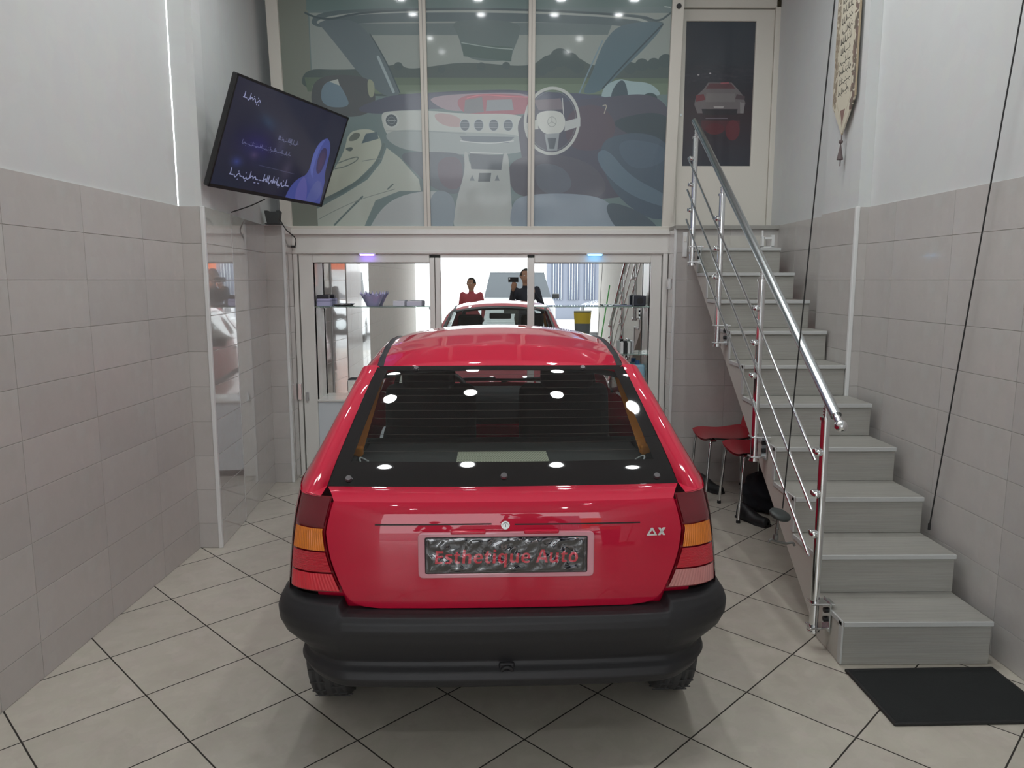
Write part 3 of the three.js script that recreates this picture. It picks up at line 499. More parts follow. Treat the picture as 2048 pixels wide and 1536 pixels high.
    add('towing_recess', rb(0.05, 0.03, 0.016, 0.008, 0.002, 0.345, p[2] - 0.002), bumperPlastic, b);
  }
  // roof, gutters, pillars
  const roofY = table([[0, 1.222], [0.02, 1.236], [0.06, 1.252], [0.15, 1.287], [0.3, 1.318], [0.5, 1.333], [0.7, 1.33], [0.9, 1.31], [1, 1.288]]);
  const R = (u, v, hw = 0.462) => { const X = u * 2 - 1; return [X * (hw + 0.012 * Math.sin(v * Math.PI)), roofY(v) - lerp(0.02, 0.042, smooth(0, 0.3, v)) * X * X - 0.014 * Math.pow(Math.abs(X), 8), lerp(-2.862, -4.06, v) - 0.012 * X * X * (1 - v)]; };
  const roof = add('roof', patch((u, v) => R(u, Math.pow(v, 1.6)), 40, 50), paint);
  for (const sg of [-1, 1]) {
    const e = sg > 0 ? 1 : 0, edge = (v) => R(e, Math.pow(v, 1.6));
    add('roof_gutter', patch((u, v) => { const p = edge(v); return [p[0] + sg * u * 0.024, p[1] - 0.002 + 0.003 * Math.sin(u * Math.PI), p[2]]; }, 4, 50), mat(rgb(0.02, 0.02, 0.022), 0.45), roof);
    const railTop = (v) => { const p = edge(v); return [p[0] + sg * 0.026, p[1] - 0.001, p[2]]; };
    const railLow = (v) => [sg * lerp(0.548, 0.556, Math.sin(v * Math.PI)), lerp(1.178, 1.205, Math.sin(v * Math.PI)), lerp(-2.92, -4.14, Math.pow(v, 1.4))];
    add('roof_rail', patch((u, v) => { const a = railTop(v), b = railLow(v), h = [lerp(a[0], b[0], 0.62), lerp(a[1], b[1], 0.3), lerp(a[2], b[2], 0.5)]; const q = (i) => (1 - u) * (1 - u) * a[i] + 2 * u * (1 - u) * h[i] + u * u * b[i]; return [q(0), q(1), q(2)]; }, 8, 40), paint);
    // rear pillar: window edge, outer corner, rear edge of the side window
    const cp = (u, v) => {
      const G = W(e ? 1 : 0, v, 0.002), S = [sg * lerp(0.656, 0.535, v), lerp(0.866, 1.216, v) + 0.008 * Math.sin(v * Math.PI), lerp(-2.352, -2.895, v)], Q = [sg * lerp(0.70, 0.549, v), lerp(0.872, 1.185, v), lerp(-2.56, -2.95, v)];
      const h = [0, 1, 2].map((i) => S[i] * 1.9 - (G[i] + Q[i]) * 0.45);
      return [0, 1, 2].map((i) => (1 - u) * (1 - u) * G[i] + 2 * u * (1 - u) * h[i] + u * u * Q[i]);
    };
    add('rear_pillar', join([patch(cp, 14, 40), patch((u, v) => { const p = cp(v, 0), q = [p[0], 0.866, p[2]]; const low = skinO(clamp(sX(Math.min(0.70, Math.abs(p[0]) * 1.06))), 0.866, 0, sg); return [lerp(p[0], low[0], u), lerp(p[1], low[1], u), lerp(p[2], low[2], u)]; }, 2, 14), patch((u, v) => { const p = cp(v, 1), q = R(e, 0), r = [sg * lerp(0.47, 0.548, v), lerp(1.206, 1.178, v), lerp(-2.874, -2.93, v)]; return [lerp(p[0], r[0], u), lerp(p[1], r[1] + 0.006, u), lerp(p[2], r[2], u)]; }, 3, 14)]), paint);
    const quad = (name, A, B, C, D, m, nu = 8, nv = 8, bulge = 0.012) => add(name, patch((u, v) => { const f = (i) => lerp(lerp(A[i], B[i], u), lerp(D[i], C[i], u), v); const b = Math.sin(u * Math.PI) * Math.sin(v * Math.PI) * bulge; return [sg * (f(0) + b), f(1), f(2)]; }, nu, nv), m);
    quad('quarter_window', [0.70, 0.874, -2.58], [0.712, 0.874, -3.14], [0.558, 1.2, -3.2], [0.551, 1.186, -2.97], tintGlass);
    quad('door_pillar', [0.712, 0.874, -3.14], [0.713, 0.874, -3.21], [0.5585, 1.201, -3.26], [0.558, 1.2, -3.2], paint, 2, 8);
    quad('door_window', [0.713, 0.874, -3.21], [0.70, 0.876, -4.5], [0.552, 1.19, -4.06], [0.5585, 1.201, -3.26], tintGlass);
    quad('front_pillar', [0.70, 0.876, -4.5], [0.645, 0.885, -4.66], [0.505, 1.238, -4.075], [0.552, 1.19, -4.06], paint, 4, 8);
    // wing mirror
    const wm = add('wing_mirror', rb(0.15, 0.1, 0.07, 0.025, sg * 0.80, 0.93, -4.36), bumperPlastic); add('mirror_pane', rb(0.125, 0.075, 0.004, 0.002, sg * 0.805, 0.932, -4.322), mirrorMat, wm); add('mirror_arm', bar(V(sg * 0.69, 0.89, -4.38), V(sg * 0.76, 0.91, -4.37), 0.014), bumperPlastic, wm);
  }
  add('rear_header', patch((u, v) => { const a = R(u, 0), b = W(u, 1, -0.004); return [lerp(a[0], b[0] * 0.98, v), lerp(a[1], b[1], v), lerp(a[2], b[2], v)]; }, 30, 2), paint, roof);
  const ws = (u, v) => { const X = u * 2 - 1, hw = lerp(0.645, 0.505, v); return [X * hw, lerp(0.905 - 0.02 * X * X, 1.286 - 0.05 * X * X, v), lerp(-4.73 + 0.07 * X * X, -4.06 - 0.015 * X * X, v)]; };
  const wsh = add('windscreen', patch((u, v) => ws(u, v), 30, 16), clearGlass);
  add('windscreen_seal', join([0, 1].map((e) => patch((u, v) => ws(e ? 1 - u * 0.025 : u * 0.025, v), 2, 16)).concat([patch((u, v) => ws(u, v * 0.06), 30, 1), patch((u, v) => ws(u, 1 - v * 0.04), 30, 1)])), black, wsh);
  for (const x of [-0.3, 0.12]) add('wiper', tube([V(x - 0.08, 0.9, -4.735), V(x + 0.1, 0.925, -4.705), V(x + 0.3, 0.935, -4.655)], 0.006, 16, 6), black, wsh);
  // bonnet, nose, lamps
  add('bonnet', patch((u, v) => { const X = u * 2 - 1, hw = lerp(0.665, 0.60, v), y = lerp(0.898, 0.705, Math.pow(v, 1.35)) - 0.03 * X * X; return [X * hw * (1 + 0.05 * Math.sin(v * Math.PI)), y, lerp(-4.735 + 0.07 * X * X, -5.50 + 0.10 * X * X, v)]; }, 30, 24), paint);
  for (const sg of [-1, 1]) {
    add('front_wing', patch((u, v) => { const z = lerp(-4.5, -5.46, v), s = sZ(z), a = skinO(s, yTop(z), 0, sg), t = clamp((-4.66 - z) / 0.78), b = [sg * lerp(0.65, 0.60, t), lerp(0.874, 0.685, Math.pow(t, 1.35)), Math.min(z, -4.64)]; return [lerp(a[0], b[0], u), lerp(a[1], b[1], u) + 0.006 * Math.sin(u * Math.PI), lerp(a[2], b[2], u)]; }, 6, 30), paint);
    add('headlamp', patch((u, v) => { const s = lerp(sZ(-5.46), sFX(0.36), u); return skinO(s, lerp(0.545, 0.672, v), 0.004, sg); }, 14, 8), mat(rgb(0.8, 0.82, 0.82), 0.05, { clearcoat: 1 }));
  }
  add('nose_panel', patch((u, v) => { const S = u * 2 - 1; return skinO(1 - Math.abs(S) * (1 - sZ(-5.46)), lerp(0.235, 0.7, v), -0.004, S < 0 ? -1 : 1); }, 60, 14), paint);
  add('grille', patch((u, v) => { const S = u * 2 - 1; return skinO(1 - Math.abs(S) * (1 - sFX(0.34)), lerp(0.565, 0.655, v), 0.004, S < 0 ? -1 : 1); }, 30, 6), black);
  add('front_bumper', patch((u, v) => { const S = u * 2 - 1, o = [0, 0.03, 0.045, 0.05, 0.045, 0.03, 0][Math.round(v * 6)]; return skinO(1 - Math.abs(S) * (1 - sZ(-4.66 - 0.62)), lerp(0.24, 0.5, v), o, S < 0 ? -1 : 1); }, 70, 6), bumperPlastic);
  // underbody
  add('underbody', join([bx(1.3, 0.05, 2.9, 0, 0.25, -3.9), bx(0.9, 0.06, 0.6, 0, 0.27, -2.6)]), underseal);
  // wheels
  const tyreProf = []; for (let i = 0; i <= 24; i++) { const t = i / 24; let r = 0.262, x = lerp(-0.072, 0.072, t); const e = Math.abs(t - 0.5) * 2; r -= Math.pow(e, 7) * 0.03; if ([5, 9, 15, 19].includes(i)) r -= 0.008; tyreProf.push(new THREE.Vector2(r, x)); }
  tyreProf.unshift(new THREE.Vector2(0.17, -0.06)); tyreProf.push(new THREE.Vector2(0.17, 0.06));
  const tyreG = new THREE.LatheGeometry(tyreProf, 48).rotateZ(Math.PI / 2), sipeG = join(Array.from({ length: 56 }, (_, i) => bx(0.05, 0.004, 0.005, i % 2 ? 0.035 : -0.035, 0.2615, 0).rotateX(i / 56 * Math.PI * 2)));
  for (const sg of [-1, 1]) for (const a of [AX1, AX2]) {
    const w = new THREE.Group(); w.name = 'wheel'; w.position.set(sg * 0.622, 0.262, a - Z0); car.add(w);
    mesh('tyre', join([tyreG.clone(), sipeG.clone()]), mat(rgb(0.05, 0.049, 0.05), 0.75), w);
    mesh('wheel_disc', join([new THREE.CylinderGeometry(0.172, 0.172, 0.1, 32).rotateZ(Math.PI / 2), new THREE.SphereGeometry(0.05, 16, 10).scale(0.4, 1, 1).translate(sg * 0.05, 0, 0)]), steel, w);
  }
  // interior
  const cloth = mat(rgb(0.014, 0.015, 0.016), 0.95), grey = mat(rgb(0.03, 0.03, 0.032), 0.9);
  const shelfY = 0.905;
  const ps = add('parcel_shelf', rb(1.12, 0.022, 0.42, 0.006, 0, shelfY - 0.011, -2.69), mat(rgb(0.055, 0.055, 0.053), 0.95));
  const weave = canvasTexture(512, 256, (g, w, h) => { g.fillStyle = '#c9c9b2'; g.fillRect(0, 0, w, h); g.fillStyle = '#85856f'; for (let j = 0; j < 12; j++) for (let i = 0; i < 34; i++) g.fillRect(i * 15 + (j % 2) * 7, j * 21 + 4, 9, 12); });
  lab(add('speaker_grille', bx(0.33, 0.006, 0.2, 0.0, shelfY + 0.004, -2.625), mat(0xffffff, 0.6, { map: weave }), ps), 'pale perforated grille on the parcel shelf');
  for (const sg of [-1, 1]) {
    add('shelf_side', rb(0.05, 0.03, 0.42, 0.01, sg * 0.545, shelfY + 0.005, -2.69), grey, ps);
    lab(add('seat_belt', join([patch((u, v) => [sg * lerp(0.522, 0.49, v) + (u - 0.5) * 0.03, lerp(0.925, 1.15, v), lerp(-2.64, -3.02, v) + (u - 0.5) * 0.03], 1, 8), rb(0.034, 0.035, 0.04, 0.008, sg * 0.522, 0.935, -2.64)]), mat(rgb(0.72, 0.24, 0.015), 0.7)), 'orange belt with its anchor');
    add('shelf_cord', tube([V(sg * 0.49, 0.908, -2.52), V(sg * 0.50, 0.935, -2.54), V(sg * 0.475, 0.915, -2.57)], 0.003, 12, 6), trimWhite, ps);
    const seat = add('front_seat', rb(0.48, 0.14, 0.5, 0.05, sg * 0.34, 0.45, -4.0), cloth); add('seat_back', rb(0.46, 0.56, 0.13, 0.05, 0, 0, 0).rotateX(-0.22).translate(sg * 0.34, 0.75, -3.72), cloth, seat); add('headrest', rb(0.26, 0.16, 0.09, 0.035, sg * 0.34, 1.1, -3.62), cloth, seat);
  }
  const bench = add('rear_seat', rb(1.22, 0.15, 0.45, 0.05, 0, 0.45, -3.2), cloth); add('seat_back', rb(1.2, 0.5, 0.12, 0.05, 0, 0, 0).rotateX(-0.2).translate(0, 0.66, -2.96), cloth, bench);
  add('dashboard', rb(1.26, 0.2, 0.34, 0.06, 0, 0.79, -4.5), grey);
  const sw = add('steering_wheel', new THREE.TorusGeometry(0.18, 0.015, 10, 32).rotateX(-0.5).translate(-0.34, 0.86, -4.28), black); add('steering_hub', rb(0.1, 0.08, 0.05, 0.02, -0.34, 0.855, -4.29), black, sw);
  add('interior_mirror', rb(0.22, 0.06, 0.03, 0.012, 0, 1.19, -4.13), black);
  add('cabin_lining', join([patch((u, v) => { const p = R(u, v); return [p[0], p[1] - 0.02, p[2]]; }, 10, 10)]), mat(rgb(0.12, 0.12, 0.12), 0.9));
}

/* ---------- ceiling lamps ---------- */
{
  const rows = [[-4.1, [-1.05, -0.27, 0.57, 1.31]], [-3.25, [-1.05, -0.27, 0.57, 1.31]], [-2.15, [-1.05, -0.27, 0.57, 1.31]], [0.4, [-1.1, 1.1]], [2.6, [-1.1, 1.1]]];
  const disc = new THREE.CylinderGeometry(0.066, 0.066, 0.01, 40), rim = new THREE.TorusGeometry(0.075, 0.012, 10, 40).rotateX(Math.PI / 2);
  const glow = mat(rgb(0.9, 0.9, 0.9), 0.5, { emissive: LED.color, emissiveIntensity: LED.glow });
  for (const [z, xs] of rows) for (const x of xs) {
    const t = thing('ceiling_lamp', z < -1 ? 'round white downlight in the ceiling over the red car, glinting on its rear window' : 'round white downlight in the ceiling between the red car and the open front', 'lamp', [x, H, z], 0, z < -1 ? 'downlights over the car' : 'downlights near the open front');
    mesh('lamp_rim', rim, trimWhite, t).position.y = -0.008; mesh('lamp_diffuser', disc, glow, t).position.y = -0.006;
    const a = new THREE.RectAreaLight(LED.color, LED.power, 0.075, 0.075); a.position.set(x, H - 0.02, z); a.rotation.x = -Math.PI / 2; scene.add(a);
  }
}

/* ---------- television ---------- */
const script = (g, x, y, w, size, seed0) => {          // a line of joined cursive lettering with dots
  seed = seed0; g.lineWidth = size * 0.14; g.lineCap = 'round'; g.lineJoin = 'round'; g.beginPath(); let cx = x; g.moveTo(cx, y);
  while (cx < x + w) {
    const k = rnd(), s = size * (0.25 + rnd() * 0.3);
    if (k < 0.3) { g.lineTo(cx + s * 0.3, y); g.lineTo(cx + s * 0.35, y - size * 0.75); g.lineTo(cx + s * 0.4, y); cx += s * 0.6; g.lineTo(cx, y); } else if (k < 0.55) { g.quadraticCurveTo(cx + s * 0.6, y - size * 0.55, cx + s, y); cx += s; } else if (k < 0.8) { g.quadraticCurveTo(cx + s * 0.5, y + size * 0.4, cx + s, y); cx += s; } else { g.lineTo(cx + s, y); cx += s + size * 0.22; g.moveTo(cx, y); }
  }
  g.stroke(); for (let i = 0; i < w / size * 1.2; i++) { g.beginPath(); g.arc(x + rnd() * w, y + (rnd() < 0.5 ? -size * 0.5 : size * 0.42), size * 0.08, 0, 7); g.fill(); }
};
{
  const w = 1.074, h = 0.616;
  const t = thing('television', 'flat black television tilted off the wall showing a blue screen', 'television', [-1.322, 2.333, -4.625]);
  t.rotation.order = 'YXZ'; t.rotation.set(0.383, 1.212, -0.014);
  mesh('casing', rb(w, h, 0.035, 0.008, 0, 0, -0.022), black, t);
  const tex = canvasTexture(1024, 588, (g, W, Hh) => {
    g.fillStyle = '#171b33'; g.fillRect(0, 0, W, Hh);
    const blob = (x, y, rx, ry, c, a) => { const gr = g.createRadialGradient(0, 0, 0, 0, 0, 1); gr.addColorStop(0, c); gr.addColorStop(1, 'rgba(20,24,46,0)'); g.save(); g.globalAlpha = a; g.translate(x, y); g.scale(rx, ry); g.fillStyle = gr; g.fillRect(-1, -1, 2, 2); g.restore(); };
    blob(280, 330, 330, 200, 'rgba(46,38,110,1)', 0.9); blob(470, 300, 120, 220, 'rgba(70,70,96,1)', 0.7); blob(580, 420, 110, 150, 'rgba(84,74,98,1)', 0.7); blob(150, 440, 90, 60, 'rgba(58,74,150,1)', 0.9); blob(270, 380, 70, 50, 'rgba(110,84,120,1)', 0.6);
    // draped figure
    const F = (pts, c) => { g.fillStyle = c; g.beginPath(); g.moveTo(pts[0], pts[1]); for (let i = 2; i < pts.length; i += 4) g.quadraticCurveTo(pts[i], pts[i + 1], pts[i + 2], pts[i + 3]); g.closePath(); g.fill(); };
    F([640, 588, 655, 470, 760, 430, 800, 400, 790, 330, 780, 190, 880, 160, 950, 175, 955, 300, 960, 400, 985, 430, 1000, 500, 1005, 588], '#47529c');
    F([760, 432, 830, 470, 850, 588, 780, 588, 740, 588, 700, 500, 760, 432], '#5f5fa6'); F([850, 588, 860, 480, 905, 440, 960, 430, 985, 500, 980, 588, 900, 588], '#565f9f');
    F([790, 330, 785, 200, 870, 168, 830, 230, 828, 320, 830, 390, 850, 430, 800, 400, 790, 330], '#5866b4');
    F([846, 300, 850, 220, 890, 222, 930, 230, 930, 310, 925, 390, 890, 395, 850, 385, 846, 300], '#372f5c'); F([864, 300, 866, 250, 892, 250, 918, 256, 916, 310, 908, 372, 888, 372, 866, 364, 864, 300], '#45345c');
    g.strokeStyle = g.fillStyle = '#aab0dc'; script(g, 70, 92, 130, 40, 41); g.globalAlpha = 0.55; script(g, 150, 330, 420, 26, 42); script(g, 430, 255, 180, 30, 43); g.globalAlpha = 0.9; script(g, 120, 515, 520, 50, 44); g.globalAlpha = 0.35; g.lineWidth = 3; g.beginPath(); g.moveTo(330, 430); g.lineTo(660, 432); g.stroke(); g.globalAlpha = 1;
  });
  mesh('screen', bx(w - 0.026, h - 0.032, 0.002, 0, 0.003, -0.0035), mat(rgb(0.03, 0.03, 0.035), 0.12, { emissive: 0xffffff, emissiveMap: tex, emissiveIntensity: 0.6 }), t);
  mesh('bezel', join([bx(w, 0.012, 0.004, 0, h / 2 - 0.006, -0.003), bx(w, 0.02, 0.004, 0, -h / 2 + 0.01, -0.003), bx(0.012, h, 0.004, w / 2 - 0.006, 0, -0.003), bx(0.012, h, 0.004, -w / 2 + 0.006, 0, -0.003)]), black, t);
  mesh('brand_strip', bx(0.16, 0.003, 0.002, 0.4, -h / 2 + 0.001, 0), steel, t);
  mesh('wall_bracket', join([rb(0.3, 0.3, 0.03, 0.006, 0, 0, -0.055), bx(0.05, 0.06, 0.3, 0, 0.0, -0.2)]), black, t);
  const a = new THREE.RectAreaLight(rgb(0.25, 0.27, 0.7), 0.35, w - 0.05, h - 0.05); a.position.set(0, 0, 0.006); a.rotation.y = Math.PI; t.add(a);
}
{ // lead from the set to the wall
  const t = thing('television_cable', 'thin black cable running from the television down to the tile edge', 'cable');
  mesh('lead', tube([V(-1.47, 2.04, -4.66), V(-1.56, 2.005, -4.68), V(-1.695, 1.965, -4.70)], 0.0035, 16, 6), cordBlack, t);
}
{
  const t = thing('tapered_box', 'small dark grey tapered box on the tile ledge below the television', 'box', [-1.695, 1.952, -5.55]);
  const s = outline([[-0.038, 0], [0.038, 0], [0.054, 0.082], [-0.054, 0.082]], 0.05, 0.003).translate(0, 0.006, -0.025);
  mesh('shell', s, mat(rgb(0.05, 0.055, 0.055), 0.55), t); mesh('base_plate', rb(0.11, 0.008, 0.07, 0.002, 0.0, 0.004, 0), mat(rgb(0.04, 0.04, 0.04), 0.5), t);
  mesh('rim_clip', join([bx(0.02, 0.012, 0.05, -0.045, 0.093, 0), bx(0.02, 0.012, 0.05, 0.04, 0.093, 0)]), mat(rgb(0.05, 0.055, 0.055), 0.55), t);
  mesh('lead', tube([V(0.05, 0.035, 0.01), V(0.085, -0.03, 0.0), V(0.10, -0.10, -0.21), V(0.09, -0.145, -0.215)], 0.004, 24, 6), cordBlack, t);
  mesh('plug', rb(0.035, 0.016, 0.02, 0.005, 0.075, -0.148, -0.215), black, t);
}
/* ---------- small blue lamps under the header ---------- */
for (const [x, c, lab] of [[-1.058, [0.34, 0.2, 1.0], 'short violet LED bar under the header above the lilac glass bowl'], [0.692, [0.12, 0.5, 1.0], 'short cyan blue LED bar under the header above the black cube speaker']]) {
  const t = thing('led_bar', lab, 'lamp', [x, 1.742, -5.776]);
  mesh('lamp_housing', rb(0.13, 0.014, 0.02, 0.003, 0, 0.006, -0.004), aluWhite, t);
  mesh('lamp_strip', rb(0.108, 0.009, 0.012, 0.003, 0, -0.002, 0.006), mat(rgb(0.5, 0.5, 0.7), 0.4, { emissive: rgb(...c), emissiveIntensity: 9 }), t);
  const a = new THREE.RectAreaLight(rgb(...c), 10, 0.1, 0.012); a.position.set(x, 1.733, -5.765); a.rotation.x = -Math.PI / 2; scene.add(a);
}
/* ---------- things on the shelves ---------- */
const SH = 1.3462;
{
  const lilac = mat(rgb(0.5, 0.49, 0.72), 0.5), white = mat(rgb(0.7, 0.69, 0.76), 0.5), dark = mat(rgb(0.03, 0.03, 0.04), 0.5);
  let t = thing('tissue_box', 'lilac tissue box on the glass shelf under a dark box', 'box', [-1.425, SH, -5.885]); mesh('carton', rb(0.105, 0.058, 0.07, 0.005, 0, 0.029, 0), lilac, t); mesh('print_band', bx(0.106, 0.006, 0.071, 0, 0.04, 0), mat(rgb(0.25, 0.25, 0.42), 0.5), t);
  t = thing('dark_box', 'dark flat box lying on the lilac tissue box', 'box', [-1.43, SH + 0.058, -5.885]); mesh('carton', rb(0.09, 0.03, 0.06, 0.004, 0, 0.015, 0), dark, t); mesh('lid_edge', bx(0.091, 0.003, 0.061, 0, 0.02, 0), mat(rgb(0.12, 0.12, 0.16), 0.4), t);
  t = thing('black_tray', 'low black tray lying beside the tissue box on the shelf', 'tray', [-1.29, SH, -5.885]); mesh('tray_shell', new THREE.LatheGeometry([[0, 0], [0.05, 0], [0.068, 0.012], [0.064, 0.014], [0.048, 0.004], [0, 0.004]].map((p) => new THREE.Vector2(...p)), 32).scale(1, 1, 0.7), dark, t); mesh('tray_lip', new THREE.TorusGeometry(0.066, 0.002, 6, 32).rotateX(Math.PI / 2).scale(1, 1, 0.7).translate(0, 0.013, 0), chrome, t);
  t = thing('glass_bowl', 'lilac crown-shaped glass bowl on the shelf under the violet lamp', 'bowl', [-1.045, SH, -5.885]);
  const bowl = new THREE.LatheGeometry([[0, 0.004], [0.04, 0.003], [0.048, 0], [0.056, 0.02], [0.075, 0.06], [0.088, 0.085], [0.084, 0.087], [0.07, 0.06], [0.05, 0.02], [0, 0.012]].map((p) => new THREE.Vector2(...p)), 64); { const p = bowl.attributes.position; for (let i = 0; i < p.count; i++) { const x = p.getX(i), y = p.getY(i), z = p.getZ(i), a = Math.atan2(z, x), k = smooth(0.03, 0.09, y); p.setXYZ(i, x * (1 + 0.12 * k * Math.cos(a * 9)), y + k * 0.014 * Math.cos(a * 9), z * (1 + 0.12 * k * Math.cos(a * 9)) * 0.8); } bowl.computeVertexNormals(); }
  mesh('bowl_body', bowl, mat(rgb(0.55, 0.54, 0.82), 0.08, { transmission: 0.35, thickness: 0.01, ior: 1.5, clearcoat: 1 }), t);
  mesh('bowl_points', join(Array.from({ length: 9 }, (_, i) => { const a = i / 9 * Math.PI * 2; return new THREE.ConeGeometry(0.008, 0.026, 8).translate(Math.cos(a) * 0.093, 0.105, Math.sin(a) * 0.075); })), mat(rgb(0.6, 0.6, 0.85), 0.1, { clearcoat: 1 }), t);
  t = thing('white_carton', 'white carton lying on the shelf next to the lilac glass bowl', 'box', [-0.835, SH, -5.885]); mesh('carton', rb(0.09, 0.04, 0.06, 0.004, 0, 0.02, 0), white, t); mesh('flap', bx(0.088, 0.002, 0.03, 0, 0.041, 0.012), trimWhite, t);
  t = thing('lilac_carton', 'pale lilac carton at the end of the shelf beside the white carton', 'box', [-0.715, SH, -5.885]); mesh('carton', rb(0.12, 0.038, 0.06, 0.004, 0, 0.019, 0), mat(rgb(0.62, 0.6, 0.72), 0.5), t); mesh('flap', bx(0.1, 0.002, 0.03, 0, 0.039, 0.012), trimWhite, t);
  t = thing('cube_speaker', 'small black cube speaker at the end of the upper shelf', 'speaker', [1.062, SH, -5.885]); mesh('cabinet', rb(0.095, 0.082, 0.07, 0.008, 0, 0.041, 0), mat(rgb(0.02, 0.022, 0.035), 0.4), t); mesh('cone', cyl(0.026, 0.02, 0.006, 0, 0, 0, 24).rotateX(Math.PI / 2).translate(0, 0.04, 0.036), black, t);
  for (let i = 0; i < 3; i++) { const p = thing('pen', 'thin pen lying on the shelf beside the black cube speaker', 'pen', [0.93 - i * 0.04, SH + 0.005, -5.87 - i * 0.025], 0, 'pens beside the speaker'); mesh('barrel', bar(V(-0.07, 0, 0), V(0.07, 0, 0.01), 0.0045, 10), i ? steel : mat(rgb(0.2, 0.22, 0.3), 0.4), p); mesh('tip', new THREE.ConeGeometry(0.0045, 0.015, 10).rotateZ(Math.PI / 2).translate(-0.077, 0, -0.001), black, p); }
  for (let i = 0; i < 4; i++) { const b = thing('paperback', ['white paperback at the end of the row on the lower shelf', 'black paperback standing between two white ones on the lower shelf', 'white paperback standing between a black and a grey one', 'grey paperback at the end of the row on the lower shelf'][i], 'book', [0.93 + i * 0.028, 0.969, -5.89], 0, 'paperbacks on the lower shelf'); mesh('cover', rb(0.022, 0.09 + (i % 2) * 0.012, 0.065, 0.002, 0, 0.045 + (i % 2) * 0.006, 0), [trimWhite, black, trimWhite, steel][i], b); mesh('pages', bx(0.016, 0.08, 0.002, 0, 0.045, -0.0335), trimWhite, b); }
  t = thing('detergent_pack', 'blue and white detergent pack standing on the sill below the lower shelf', 'pack', [1.06, 0.6125, -5.89]); mesh('pouch', rb(0.12, 0.27, 0.06, 0.02, 0, 0.135, 0), mat(rgb(0.3, 0.5, 0.62), 0.35), t); mesh('print_band', rb(0.121, 0.07, 0.061, 0.018, 0, 0.14, 0), trimWhite, t); mesh('cap', cyl(0.02, 0.02, 0.03, 0, 0.285, 0, 20), mat(rgb(0.03, 0.12, 0.3), 0.4), t);
}
